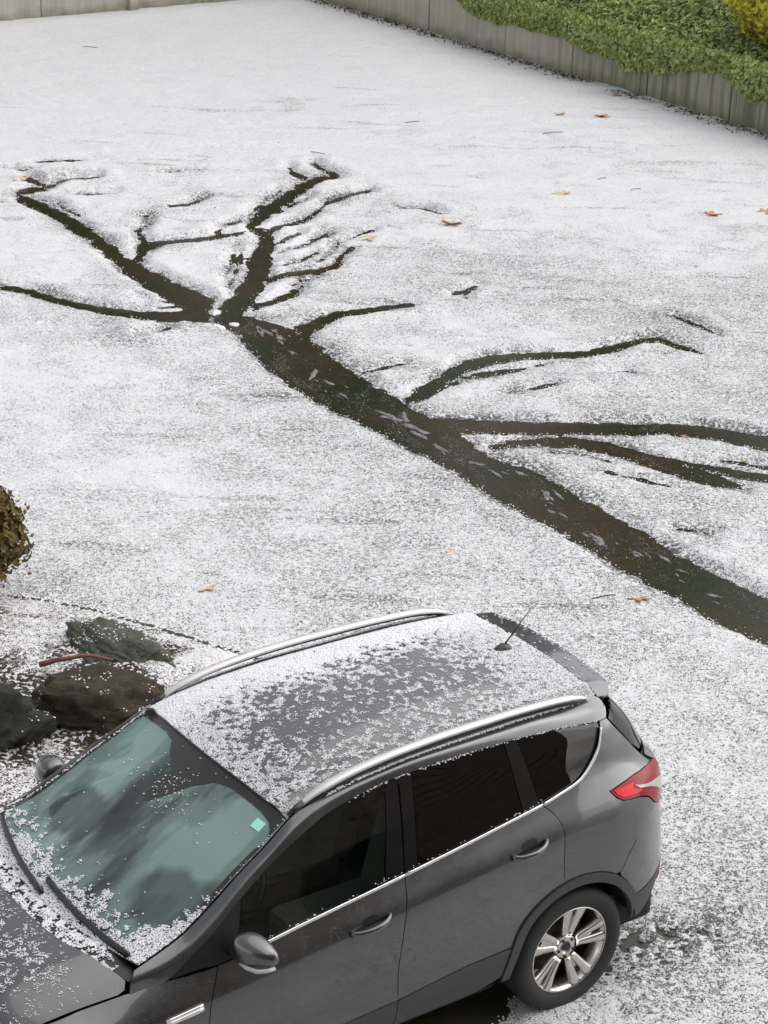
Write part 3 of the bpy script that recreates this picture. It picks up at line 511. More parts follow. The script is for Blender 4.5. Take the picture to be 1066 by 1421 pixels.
def m_rock(name, a, b, moss):
    t = NT(name); p = t.coord()
    n = t.noise(p, 4, 6, .7); n2 = t.noise(p, 26, 6, .75); v = t.vor(p, 9, 'DISTANCE_TO_EDGE')
    c = t.mix(t.ramp(n, [(.35, 0.), (.65, 1.)]), a, b); c = t.mix(t.ramp(n2, [(.42, 0.), (.62, .8)]), c, moss)
    c = t.mix(t.math('MULTIPLY', t.ramp(v, [(0, 1.), (.03, 0.)]), t.ramp(n, [(.5, 0.), (.6, .5)])), c, (.012, .011, .009))
    h = t.math('ADD', t.math('MULTIPLY', n2, 1.), t.math('MULTIPLY', n, 1.5))
    return t.done(t.bsdf(c, .62, 0, t.bump(h, 1., .05)))
def rock(c, rad, rotz, seed, mat, label, tilt=(0, 0)):
    bm = bmesh.new(); bmesh.ops.create_icosphere(bm, subdivisions=5, radius=1)
    rs = random.Random(seed); off = Vector((rs.uniform(0, 50), rs.uniform(0, 50), rs.uniform(0, 50)))
    planes = [(Vector((rs.gauss(0, 1), rs.gauss(0, 1), rs.gauss(0, .8))).normalized(), rs.uniform(.55, .82)) for _ in range(13)]
    for v in bm.verts:
        d = v.co.normalized(); r = 1.
        for nrm, k in planes:
            q_ = d.dot(nrm)
            if q_ > .05: r = min(r, k/q_)
        r = r*(1+.16*mnoise.fractal(d*1.6+off, 1., 2., 4)+.12*mnoise.fractal(d*5+off, .6, 2.1, 6)-.05*abs(mnoise.noise(d*3.1+off)))
        v.co = d*r
    me = bpy.data.meshes.new('boulder'); bm.to_mesh(me); bm.free()
    me.polygons.foreach_set('use_smooth', [True]*len(me.polygons)); me.materials.append(mat)
    o = bpy.data.objects.new('boulder', me); COL.objects.link(o)
    o.location = c; o.scale = rad; o.rotation_euler = (tilt[0], tilt[1], rotz)
    return tag(o, label, 'rock')
RA = m_rock('mossy_rock', (.11, .118, .095), (.24, .25, .20), (.09, .11, .05)); RB = m_rock('brown_rock', (.045, .032, .016), (.12, .075, .036), (.05, .05, .024)); RC = m_rock('dark_rock', (.03, .033, .028), (.075, .08, .068), (.03, .035, .02))
rock((.06, -3.72, .07), (.56, .26, .17), 1.75, 3, RA, 'long flat grey-green boulder beside the bed edging', (.0, .06))
rock((.60, -3.06, .09), (.62, .40, .27), 2.6, 8, RB, 'brown mossy boulder behind the far door mirror')
rock((1.30, -3.22, .10), (.56, .56, .40), 1.0, 14, RC, 'dark grey boulder by the snowy gap next to the brown boulder')

from mathutils.bvhtree import BVHTree
bpy.context.view_layer.update()
gp = []
for o in [o for o in COL.objects if o.name.startswith('boulder')]:
    bv = BVHTree.FromPolygons([o.matrix_world @ v.co for v in o.data.vertices], [tuple(p.vertices) for p in o.data.polygons]); c_ = o.location
    for _ in range(5000):
        x = c_.x+random.uniform(-.7, .7); y = c_.y+random.uniform(-.7, .7); h = bv.ray_cast(Vector((x, y, 3)), Vector((0, 0, -1)))
        if h[0] and h[1].z > .55 and h[0].z > .06 and float(fbm(np.array([x*9]), np.array([y*9]), 3, 37)[0]) > -.08+.9*max(0, h[0].z-.12) and random.random() < .5: gp.append(tuple(h[0]))
tag(grains('hail_grains', np.array(gp), RNG.uniform(.003, .007, len(gp)), MT['stone']), 'hailstones caught on the boulders in the bed', 'hail', kind='stuff')
def leaf_cloud(n, sampler, size, mat_idx_fn=None, fold=.25):
    """kite leaves: 4 verts each, two triangles folded on the midrib"""
    P, N = sampler(n); n = len(P)
    a = RNG.normal(0, 1, (n, 3)); a -= N*(a*N).sum(1, keepdims=True); a /= np.linalg.norm(a, axis=1, keepdims=True)+1e-9; b = np.cross(N, a)
    s = RNG.uniform(.6, 1.35, (n, 1))*size
    v0 = P-a*s; v1 = P+b*s*.62-a*s*.1+N*s*fold; v2 = P+a*s; v3 = P-b*s*.62-a*s*.1+N*s*fold
    V = np.stack([v0, v1, v2, v3], 1).reshape(-1, 3); k = np.arange(n)*4
    T = np.concatenate([np.stack([k, k+1, k+2], 1), np.stack([k, k+2, k+3], 1)]); return V, T
def m_leaf(name, cols, rough=.45, transl=.25):
    t = NT(name); g_ = t.n('NewGeometry'); r = g_.outputs['Random Per Island']
    c = t.ramp(r, [(i/(len(cols)-1), c) for i, c in enumerate(cols)])
    c = t.mix(t.ramp(t.noise(g_.outputs['Position'], 1.7, 3), [(.35, 0.), (.65, .45)]), c, tuple(x*.6 for x in cols[0]))
    p = t.bsdf(c, rough, 0, None, spec=.4); tl = t.n('BsdfTranslucent'); t.l(c, tl.inputs[0])
    mx = t.n('MixShader'); mx.inputs[0].default_value = transl; t.l(p, mx.inputs[1]); t.l(tl.outputs[0], mx.inputs[2]); return t.done(mx.outputs[0])
MT['shrub'] = m_leaf('shrub_leaf', [(.07, .055, .012), (.14, .10, .022), (.22, .155, .045), (.10, .085, .02)])
MT['bark'] = plain('bark', (.07, .05, .035), .8, 0, .3, 25, .4)
sh = empty('shrub', (.45, -5.20, .04)); tag(sh, 'olive-brown leafy shrub standing in the bed above the kerb', 'shrub')
def shrub_s(n):
    c = np.array([(0, 0, .42), (-.22, .08, .36), (-.10, -.15, .60), (.2, .1, .5), (-.2, -.02, .62), (0, .12, .22), (-.26, .0, .50)]); r = np.array([.30, .22, .20, .24, .17, .22, .16])
    k = RNG.integers(0, len(c), n); d = RNG.normal(0, 1, (n, 3)); d /= np.linalg.norm(d, axis=1, keepdims=True)
    P = c[k]+d*(r[k]*RNG.uniform(.4, 1.0, n)**.7*(1+.35*(RNG.random(n) < .12)*RNG.random(n)))[:, None]; N = d+RNG.normal(0, .5, (n, 3)); return P, N/np.linalg.norm(N, axis=1, keepdims=True)
V, T = leaf_cloud(6000, lambda n: (lambda a: (a[0]*np.array([1.1, 1.1, .95]), a[1]))(shrub_s(n)), .028); tag(np_obj('foliage', V, None, T, MT['shrub'], sh, False), kind='stuff')
for k in range(6):
    a = k*1.05; sweep('stem', smooth_path([(0, 0, -.05), (.06*math.cos(a), .06*math.sin(a), .2), (.2*math.cos(a), .2*math.sin(a), .55)], 6), [(.012*math.cos(b), .012*math.sin(b)) for b in np.linspace(0, 2*PI, 7)[:-1]], MT['bark'], sh)
MT['redstick'] = plain('red_bark', (.16, .06, .04), .6, 0, .3, 30, .3)
st = sweep('fallen_branch', smooth_path([(.62, -3.72, .15), (.50, -3.62, .20), (.38, -3.58, .21), (.20, -3.50, .17)], 14, .004), lambda u: [((.020-.012*u)*math.cos(b), (.020-.012*u)*math.sin(b)) for b in np.linspace(0, 2*PI, 8)[:-1]], MT['redstick'])
tag(st, 'reddish bare branch lying across the bed between the boulders', 'branch')

# ------------------------------------------------------------------ concrete retaining walls, ivy bank
def slab(name, x0, x1, y0, y1, z0, z1, mat, parent, bev=.012):
    bm = bmesh.new(); bmesh.ops.create_cube(bm, size=1)
    for v in bm.verts: v.co = Vector((x0+(v.co.x+.5)*(x1-x0), y0+(v.co.y+.5)*(y1-y0), z0+(v.co.z+.5)*(z1-z0)))
    if bev: bmesh.ops.bevel(bm, geom=bm.edges[:], offset=bev, segments=2, affect='EDGES', profile=.6)
    me = bpy.data.meshes.new(name); bm.to_mesh(me); bm.free(); me.materials.append(mat)
    o = bpy.data.objects.new(name, me); COL.objects.link(o); o.parent = parent; return o
wr = empty('retaining_wall', (0, 0, 0)); tag(wr, 'low streaked concrete retaining wall under the ivy bank', 'wall')
yj = [-23.6, -21.9, -20.28, -18.35, -16.78, -15.15, -13.49, -11.85, -10.2, -8.55, -6.9, -5.2, -3.6]
for a, b in zip(yj[:-1], yj[1:]):
    slab('panel', -15.05, -14.78+random.uniform(-.008, .008), a+.010, b-.010, -.05, .66, MT['concrete'], wr)
slab('core', -15.04, -14.84, -23.6, -3.6, -.05, .645, MT['under'], wr, 0)
wl = empty('retaining_wall', (0, 0, 0)); tag(wl, 'tall plain concrete wall closing the lot at a right angle to the ivy bank', 'wall')
xj = [-15.0, -14.2, -12.8, -11.55, -9.85, -8.2, -6.5, -4.8, -3.1, -1.4, .3, 2., 3.7]
for a, b in zip(xj[:-1], xj[1:]):
    slab('panel', a+.008, b-.008, -24.1, -23.80+random.uniform(-.01, .01), -.05, 1.25, MT['concrete'], wl)
slab('core', -15., 3.7, -24.09, -23.86, -.05, 1.24, MT['under'], wl, 0)
slab('pilaster', -11.56, -11.40, -23.9, -23.73, -.05, 1.25, MT['concrete'], wl)
# debris and dirt line along the foot of the walls
nn = 2600; dy = RNG.uniform(-23.7, -9, nn); dx = -14.74+np.abs(RNG.normal(0, .13, nn))
MT['litter'] = m_leaf('leaf_litter', [(.05, .035, .02), (.10, .06, .03), (.07, .06, .035), (.14, .08, .04)], .7, .1)
def litter_s(n):
    N = RNG.normal(0, .35, (n, 3)); N[:, 2] = 1; N /= np.linalg.norm(N, axis=1, keepdims=True); return np.stack([dx, dy, np.full(n, .032)], 1), N
V, T = leaf_cloud(nn, litter_s, .020); tag(np_obj('leaf_litter', V, None, T, MT['litter'], None, False), 'strip of dark leaf litter along the foot of the ivy wall', 'litter', kind='stuff')
MT['soil'] = plain('bank_soil', (.07, .09, .03), .9, 0, .4, 5, .5)
def bank_z(x, y): d = np.maximum(0, -15.0-x); return .62+d*.52+fbm(x*.8, y*.8, 3, 51)*.18*np.minimum(1, d*2)
ex, ey = np.meshgrid(np.linspace(-30, -14.98, 60), np.linspace(-24.1, -3.6, 80), indexing='ij'); ez = bank_z(ex, ey)
def grid_faces(nx, ny):
    i = np.arange(nx*ny).reshape(nx, ny); return np.stack([i[:-1, :-1].ravel(), i[1:, :-1].ravel(), i[1:, 1:].ravel(), i[:-1, 1:].ravel()], 1)
tag(np_obj('embankment', np.stack([ex, ey, ez], -1).reshape(-1, 3), grid_faces(60, 80), None, MT['soil']), 'earth bank rising behind the wall', kind='structure')
ex, ey = np.meshgrid(np.linspace(-30, 6, 70), np.linspace(-40, -24.0, 30), indexing='ij'); ez = 1.2+np.maximum(0, -24.05-ey)*.22+fbm(ex*.6, ey*.6, 3, 57)*.15
tag(np_obj('embankment', np.stack([ex, ey, ez], -1).reshape(-1, 3), grid_faces(70, 30), None, MT['soil']), 'ground rising beyond the tall wall', kind='structure')
MT['ivy'] = m_leaf('ivy_leaf', [(.15, .22, .045), (.28, .36, .09), (.40, .47, .15), (.52, .56, .26), (.22, .30, .07)], .4, .22)
MT['lampglow'] = m_leaf('lamp_reflection_yellow', [(.32, .34, .04), (.58, .52, .05), (.72, .62, .08), (.45, .44, .05)], .4, .3)  # yellow glow of a lamp reflection, put into the leaf colour
def ivy_edge(y): return .50+.06*np.sin(y*2.1)+fbm(y*1.3, y*0+3., 3, 61)*.22+np.where(y < -18.6, (-18.6-y)*.16, 0)
def ivy_s(n):
    y = RNG.uniform(-23.8, -8.5, n); k = RNG.random(n) < .22
    # over the slope
    x = -14.95-RNG.random(n)**1.1*3.0; z = bank_z(x, y)+RNG.uniform(.02, .22, n); N = np.stack([np.full(n, .45), np.zeros(n), np.full(n, .9)], 1)
    # hanging over the wall's face
    zw = ivy_edge(y)+RNG.random(n)**1.2*(.95-ivy_edge(y)); xw = -14.74+RNG.uniform(.0, .14, n)*np.clip((zw-ivy_edge(y))*3+.4, 0, 1)
    x = np.where(k, xw, x); z = np.where(k, zw, z); N[k] = (.9, .1, .35)
    dead = k & (y < -19.6) & (RNG.random(n) < .7)
    N = N+RNG.normal(0, .38, (n, 3)); N /= np.linalg.norm(N, axis=1, keepdims=True)
    m = ~dead; return np.stack([x, y, z], 1)[m], N[m]
V, T = leaf_cloud(62000, ivy_s, .038); tag(np_obj('ivy', V, None, T, MT['ivy'], None, False), 'dense green ivy spilling over the low concrete wall', 'ivy', kind='stuff')
def lampglow_s(n):
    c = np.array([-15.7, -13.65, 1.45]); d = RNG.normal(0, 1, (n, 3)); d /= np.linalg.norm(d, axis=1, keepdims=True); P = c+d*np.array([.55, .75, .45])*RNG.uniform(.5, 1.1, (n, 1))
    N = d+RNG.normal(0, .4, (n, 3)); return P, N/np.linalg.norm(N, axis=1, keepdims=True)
glow_clump = empty('shrub', (-15.7, -13.45, 1.0)); tag(glow_clump, 'yellow-green leaf clump standing in for a lamp reflection over the ivy bank', 'shrub')  # leaf clump added to imitate a lamp reflected in window glass
V, T = leaf_cloud(2400, lampglow_s, .045); V = V-np.array([-15.7, -13.45, 1.0]); tag(np_obj('foliage', V, None, T, MT['lampglow'], glow_clump, False), kind='stuff')

# ------------------------------------------------------------------ the house the view is taken from (seen only as reflections in the car)
MT['siding'] = plain('brown_siding', (.24, .20, .165), .7, 0, .25, 6, .2); MT['hglass'] = plain('house_glass', (.02, .025, .03), .05, 0, .1, 3); MT['white'] = plain('brown_trim', (.05, .035, .022), .5, 0, .05, 10)
hs_ = empty('house', (4, 10.3, 0)); tag(hs_, 'brown timber house overlooking the lot', 'house')
V = []; Fc = []
for k in range(46):
    z = k*.19; b0 = len(V); V += [(-11, -.03, z), (13, -.03, z), (13, -.005, z+.19), (-11, -.005, z+.19)]; Fc.append((b0, b0+1, b0+2, b0+3))
    if k: Fc.append((b0-2, b0-1, b0+1, b0) if False else (b0-1, b0-2, b0+1, b0))
mesh_obj('siding', V, Fc, MT['siding'], hs_, False)
slab('wall', -11, 13, 0, 7, 0, 8.7, MT['siding'], hs_, 0); slab('eave', -11.5, 13.5, -.02, 7.4, 8.75, 8.95, MT['white'], hs_, 0)
for wx in (-8.5, -5.2, -1.8, 6.5, 9.8):
    for wz in (1.1, 4.6):
        f = slab('window_frame', wx, wx+1.5, -.08, .02, wz, wz+1.4, MT['white'], hs_, .01); slab('pane', wx+.08, wx+1.42, -.085, -.03, wz+.08, wz+1.32, MT['hglass'], f, 0)

# ------------------------------------------------------------------ fallen leaves and twigs on the hail
def m_dead(name, a, b):
    t = NT(name); p = t.coord(); return t.done(t.bsdf(t.mix(t.noise(p, 30, 4), a, b), .6, 0, t.bump(t.noise(p, 60, 2), .3, .004)))
LO = m_dead('orange_leaf', (.50, .20, .05), (.66, .34, .11)); LP = m_dead('pale_leaf', (.55, .42, .26), (.70, .58, .40)); LR = m_dead('russet_leaf', (.40, .17, .10), (.55, .30, .20)); LY = m_dead('yellow_leaf_dead', (.38, .30, .05), (.55, .45, .12))
def maple_leaf(x, y, size, rot, curl, mat, label, z=.022, seed=0, cat='leaf'):
    rs = random.Random(seed); n = 30; V = [(0, 0, 0)]; 
    lob = lambda a: .42+.58*abs(math.cos(a*2.5))**1.6*(.72+.28*math.cos(a)) 
    for i in range(n):
        a = 2*PI*i/n; r = lob(a)*(.9+.2*rs.random())
        if abs(a-PI) < .35: r *= .45
        X = r*math.cos(a); Y = r*math.sin(a); Z = curl*.42*(X*X*.35+Y*Y*.6)+.05*rs.random()
        V.append((X, Y, Z))
    Fc = [(0, 1+i, 1+(i+1) % n) for i in range(n)]
    b = len(V); V += [(-.2, .018, .01), (-.2, -.018, .01), (-1.05, -.014, .16), (-1.05, .014, .16)]; Fc.append((b, b+1, b+2, b+3))
    bb = len(V); V = V+[(v[0], v[1], v[2]-.02) for v in V]; Fc += [tuple(reversed([k+bb for k in f])) for f in Fc]
    o = mesh_obj('fallen_leaf', V, Fc, mat); o.location = (x, y, z); o.scale = (size,)*3; o.rotation_euler = (rs.uniform(-.2, .2), rs.uniform(-.2, .2), rot); return tag(o, label, cat)
LV = [(-12.96, -14.83, .10, .4, .9, LO, 'small curled orange leaf next to the large orange one near the ivy wall'),
 (-13.38, -14.48, .15, 2.2, 1.0, LO, 'large curled orange leaf on open hail near the ivy wall'),
 (-10.36, -11.68, .14, 1.0, .35, LP, 'pale beige leaf lying flat between the ivy wall and the channels'),
 (-8.38, -11.17, .15, .2, 1.1, LO, 'orange-brown leaf just above the tip of a short side channel'),
 (-11.32, -10.11, .13, 2.7, 1.1, LO, 'orange leaf with a narrow folded blade lying alone on the hail'),
 (-11.94, -9.88, .12, .9, .9, LO, 'orange leaf at the foot of the slope right of the folded leaf'),
 (-3.62, -2.66, .10, .8, .25, LR, 'pinkish russet leaf half buried in hail behind the car roof'),
 (-7.2, -11.15, .13, 1.4, .3, LP, 'cream leaf lying beside the thin upper channels'),
 (-5.02, -15.03, .14, .3, .3, LP, 'pale orange leaf at the bend of the longest upper channel'),
 (-6.19, -4.29, .07, 1.8, .6, LY, 'yellow leaf caught between the two right-hand channels'),
 (-6.16, -4.95, .04, .5, .8, LR, 'tiny red leaf on the strip of hail between two channels'),
 (-14.42, -15.37, .10, .5, 1.0, LR, 'dark russet leaf lying against the dirt line of the ivy wall'),
 (-2.94, -4.01, .045, .5, .3, LP, 'tiny pale yellow leaf alone below the main channel'),
 (-1.05, -4.4, .10, .5, .15, LP, 'buried cream leaf showing faintly on the hail beyond the kerb'),
 (-.23, -3.76, .045, .5, .8, LO, 'tiny orange leaf beside the long flat boulder')]
for k, (x, y, s, r, c, m, l) in enumerate(LV): maple_leaf(x, y, s, r, c, m, l, float(fld_at(x, y, ZH))+.001 if k < 14 else .09, k)
TW = [(-12.13, -13.98, .30, .75, 'thin dark twig lying on the hail below the two orange leaves'), (-8.86, -14.59, .22, -.2, 'short bent twig just beyond the tip of the upper channels'), (-3.40, -2.80, .20, .75, 'thin twig beside the pinkish russet leaf'),
 (-11.23, -11.34, .16, 1.0, 'short dark twig right of the pale beige leaf'), (-11.2, -11.92, .13, .9, 'tiny dark twig upslope of the pale beige leaf'), (-10.93, -15.38, .28, .7, 'faint grey twig on open hail far from the walls'), (-9.43, -21.45, .22, .1, 'small forked twig near the foot of the tall wall')]
for k, (x, y, L, a, l) in enumerate(TW):
    dx_, dy_ = math.cos(a+PI/2+.6)*L/2, math.sin(a+PI/2+.6)*L/2
    o = sweep('twig', smooth_path([(-dx_, -dy_, .0), (dx_*.1+.02, dy_*.1, .012), (dx_, dy_, .004)], 7, .003), [(.0042*math.cos(b), .0042*math.sin(b)) for b in np.linspace(0, 2*PI, 6)[:-1]], MT['bark'])
    o.location = (x, y, float(fld_at(x, y, ZH))+.004); tag(o, l, 'twig')

# ------------------------------------------------------------------ tall firs round the lot (they show as dark reflections in the wet ground and the car)
MT['fir'] = m_leaf('fir_needles', [(.018, .030, .012), (.030, .048, .018), (.045, .062, .024), (.024, .040, .016)], .7, .1)
def make_fir(seed):
    r_ = np.random.default_rng(seed); H_ = 19.
    o = empty('fir_tree'); v, f = [], []
    sweep('trunk', [(r_.normal(0, .03), r_.normal(0, .03), z) for z in np.linspace(-.8, H_*.97, 9)], lambda u: [(.34*(1-u*.94)*math.cos(b), .34*(1-u*.94)*math.sin(b)) for b in np.linspace(0, 2*PI, 9)[:-1]], MT['bark'], o, up=Vector((0, 1, 0)))
    n = 5200; z = 2.2+(H_-2.2)*r_.random(n)**1.15; whorl = np.round(z*1.3)/1.3; z = z*.35+whorl*.65+r_.normal(0, .1, n); R_ = 3.3*(1-(z-2)/(H_-1.6))**.85+.15
    a = r_.integers(0, 9, n)*(2*PI/9)+whorl*2.4+r_.normal(0, .22, n); q_ = r_.random(n)**.6*R_; P_ = np.stack([q_*np.cos(a), q_*np.sin(a), z-q_*.28], 1)
    d = np.stack([np.cos(a), np.sin(a), np.full(n, -.35)], 1)+r_.normal(0, .35, (n, 3)); d /= np.linalg.norm(d, axis=1, keepdims=True); b = np.cross(d, r_.normal(0, .3, (n, 3))+np.array([0, 0, 1.])); b /= np.linalg.norm(b, axis=1, keepdims=True)
    s = r_.uniform(.25, .6, (n, 1)); V_ = np.stack([P_-d*s*.5, P_+b*s*.3, P_+d*s, P_-b*s*.3], 1).reshape(-1, 3); k = np.arange(n)*4
    np_obj('crown', V_, np.stack([k, k+1, k+2, k+3], 1), None, MT['fir'], o, False); return o
fir = make_fir(3); used = False
TREES = [(-26, -29.0, 0.68), (-22, -31.0, 0.79), (-18.2, -28.5, 0.65), (-14.5, -30.5, 0.83), (-11, -28.7, 0.72), (-7.5, -30.7, 0.76), (-3.6, -28.8, 0.61), (0.5, -30.5, 0.79), (4.5, -29.1, 0.68), (-22.5, -22.5, 0.76)]
for k, (x, y, sc) in enumerate(TREES):
    if k == 0: o = fir
    else:
        o = fir.copy(); COL.objects.link(o)
        for ch in fir.children: c = ch.copy(); COL.objects.link(c); c.parent = o
    o.location = (x, y, 1.4 if y < -24 else 2.6); o.scale = (sc*1.2, sc*1.2, sc); o.rotation_euler = (0, 0, k*1.9)
    tag(o, 'tall dark fir beyond the tall concrete wall' if y < -24 else 'tall dark fir on top of the ivy bank', 'tree', 'firs beyond the tall wall' if y < -24 else 'firs on the ivy bank')

# ------------------------------------------------------------------ car body surface: rows of longitudinal curves, x forward, y to the car's left
# rows: (knots s, z), (knots s, y), xr, xf
XC,XF,LR,LF,YC,YF=-.2,2.75,.75,.85,.25,.35
SR=XC-LR*np.pi/2; SFR=XF+LF*np.pi/2
K=lambda *a:(list(a[0::2]),list(a[1::2]))
ROW=[
 dict(z=K(-1.4,.30,-.9,.27,-.3,.22,2.7,.22,4.0,.22), y=K(-.2,.74,.2,.76,2.2,.76,2.75,.74), xr=-.86, xf=3.50),
 dict(z=K(-1.4,.38,-.9,.36,-.3,.30,2.7,.29,4.0,.28), y=K(-.2,.85,.3,.852,2.2,.855,2.75,.84), xr=-.91, xf=3.58),
 dict(z=K(-1.4,.50,-.9,.49,-.3,.47,2.7,.47,4.0,.46), y=K(-.2,.900,.3,.905,2.2,.905,2.75,.895), xr=-.94, xf=3.60),
 dict(z=K(-1.4,.64,-.9,.64,-.3,.64,2.7,.63,4.0,.60), y=K(-.2,.900,.3,.893,2.2,.893,2.75,.895), xr=-.94, xf=3.57),
 dict(z=K(-1.4,.86,-.3,.88,.2,.87,1.04,.82,2.2,.78,2.75,.78,4.0,.76), y=K(-.2,.900,.3,.900,2.2,.904,2.75,.90), xr=-.90, xf=3.50),
 dict(z=K(-1.4,1.04,-.7,1.10,-.2,1.11,.19,1.085,1.04,.99,1.6,.935,2.09,.885,2.75,.862,4.0,.83), y=K(-.2,.868,.19,.882,1.04,.893,2.09,.893,2.75,.88), xr=-.87, xf=3.42),
 dict(z=K(-1.4,1.13,-.8,1.20,-.2,1.275,.19,1.222,1.04,1.118,1.6,1.06,2.09,1.004,2.41,.995,2.75,.965,4.0,.87), y=K(-.2,.775,.19,.800,1.04,.826,1.6,.838,2.09,.842,2.41,.808,2.75,.765), xr=-.80, xf=3.30),
]
def ry(i,s): return pchip(*ROW[i]['y'],np.clip(s,XC,XF))
def rz(i,s): return pchip(*ROW[i]['z'],np.clip(s,-1.4,4.1))
def wrap(s,y,xr,xf):
    s=np.asarray(s,float)
    th=np.clip((XC-s)/LR,0,np.pi/2); yc=YC
    x=np.where(s<XC,XC-(XC-xr)*np.sin(th),s); yy=np.where(s<XC,yc+(y-yc)*np.cos(th),y)
    yy=np.where(s<SR,YC-(SR-s),yy)
    tf=np.clip((s-XF)/LF,0,np.pi/2)
    x=np.where(s>XF,XF+(xf-XF)*np.sin(tf),x); yy=np.where(s>XF,YF+(y-YF)*np.cos(tf),yy)
    yy=np.where(s>SFR,YF-(s-SFR),yy)
    return x,np.maximum(yy,0)
def rowpt(i,s):
    s=np.asarray(s,float); y=ry(i,s); x,yy=wrap(s,y,ROW[i]['xr'],ROW[i]['xf'])
    return np.stack([x,yy,rz(i,s)],-1)
_y6=lambda s:ry(6,s)
def side_y(s,z):
    dz=z-rz(6,s); return ry(6,s)-.33*dz-.14*dz*dz
s8=[-.2,-.1,.14,.4,.83,1.02,1.2,1.39,1.59,1.716,1.89,2.06,2.21,2.327,2.45]
z8=[1.518,1.53,1.548,1.557,1.555,1.546,1.525,1.49,1.416,1.361,1.265,1.156,1.07,1.002,.985]
y8=[float(side_y(np.clip(a,XC,3),b)) for a,b in zip(s8,z8)]
s7=s8; z7=[(float(rz(6,a))+b)/2 for a,b in zip(s8,z8)]; y7=[float(side_y(a,b)) for a,b in zip(s7,z7)]
s10=[-.2,.2,.8,1.2,1.45,1.58,1.717,1.886,2.053,2.217,2.36,2.46]
z10=[1.592,1.607,1.605,1.582,1.545,1.50,1.415,1.325,1.224,1.142,1.106,1.085]
y10=[.565,.585,.60,.615,.628,.640,.661,.686,.711,.736,.757,.772]
z9=[(float(pchip(s8,z8,a))+b)/2+.013 for a,b in zip(s10,z10)]
y9=[(float(pchip(s8,y8,a))+b)/2+.012 for a,b in zip(s10,y10)]
def R_(s,z,y,sr,zr,xr): return dict(z=(list(sr)+list(s),list(zr)+list(z)),y=(list(s),list(y)),xr=xr,xf=3.0)
ROW+=[R_(s7,z7,y7,[-1.4,-.7],[1.32,1.37],-.675),
      R_(s8,z8,y8,[-1.4,-.7],[1.49,1.50],-.53),
      R_(s10,z9,y9,[-1.4,-.7],[1.53,1.545],-.50),
      R_(s10,z10,y10,[-1.4,-.7],[1.555,1.57],-.48)]
def S(s,t):
    """cubic (Catmull-Rom) through rows"""
    s=np.asarray(s,float); t=np.asarray(t,float); s,t=np.broadcast_arrays(s,t)
    n=len(ROW); P=np.stack([rowpt(i,s) for i in range(n)],0)
    i=np.clip(np.floor(t).astype(int),0,n-2); u=(t-i)[...,None]
    g=lambda k: np.take_along_axis(P,np.clip(k,0,n-1)[None,...,None],0)[0]
    p0,p1,p2,p3=g(i-1),g(i),g(i+1),g(i+2)
    d1=np.linalg.norm(p1-p0,axis=-1,keepdims=True)**.5+1e-6; d2=np.linalg.norm(p2-p1,axis=-1,keepdims=True)**.5+1e-6; d3=np.linalg.norm(p3-p2,axis=-1,keepdims=True)**.5+1e-6
    # nonuniform (centripetal) tangents, end rows one-sided
    m1=d2*((p1-p0)/d1-(p2-p0)/(d1+d2)+(p2-p1)/d2); m2=d2*((p2-p1)/d2-(p3-p1)/(d2+d3)+(p3-p2)/d3)
    m1=np.where((i==0)[...,None],p2-p1,m1); m2=np.where((i==n-2)[...,None],p2-p1,m2)
    return (2*u**3-3*u**2+1)*p1+(u**3-2*u**2+u)*m1+(-2*u**3+3*u**2)*p2+(u**3-u**2)*m2
car = empty('parked_car', (0, 0, 0)); tag(car, 'dark grey hatchback SUV dusted with hail, parked beside the planting bed', 'car')
TS = .15
def normals(fn, a, b):
    e = 1e-3; da = fn(a+e, b)-fn(a-e, b); db = fn(a, b+e/TS)-fn(a, b-e/TS); n = np.cross(da, db); n /= np.linalg.norm(n, axis=-1, keepdims=True)+1e-12; return n
def st(x, z, tmax=6.):
    """surface coordinates of the side point at x and height z"""
    if x < XC: s = XC-LR*math.asin(min(1, (XC-x)/(XC+.94)))
    elif x > XF: s = XF+LF*math.asin(min(1, (x-XF)/(3.57-XF)))
    else: s = x
    t = np.linspace(0, tmax, 400); P = S(np.full_like(t, s), t); return (s, float(np.interp(z, P[:, 2], t)))
def arc(cx, r, a0, a1, n=22): return [st(cx+r*math.cos(math.radians(a)), .346+r*math.sin(math.radians(a))) for a in np.linspace(a0, a1, n)]
def curve(pts, n=16):
    P = np.array(pts, float); d = np.r_[0, np.cumsum(np.hypot(np.diff(P[:, 0]), np.diff(P[:, 1])*TS))]; u = np.linspace(0, d[-1], n); return list(zip(pchip(d, P[:, 0], u), pchip(d, P[:, 1], u)))
def inset(poly, g):
    P = np.array(poly, float); P[:, 1] *= TS
    keep = np.linalg.norm(P-np.roll(P, 1, 0), axis=1) > 1e-5; P = P[keep]
    ar = .5*np.sum(P[:, 0]*np.roll(P[:, 1], -1)-np.roll(P[:, 0], -1)*P[:, 1])
    if ar < 0: P = P[::-1]
    e = np.roll(P, -1, 0)-P; e /= np.linalg.norm(e, axis=1, keepdims=True); n1 = np.stack([-e[:, 1], e[:, 0]], 1); n0 = np.roll(n1, 1, 0)
    m = n0+n1; m /= np.maximum(.6, (1+(n0*n1).sum(1)))[:, None]
    return P+m*g
def in_poly(px, py, P): return seg_dist(px, py, P)
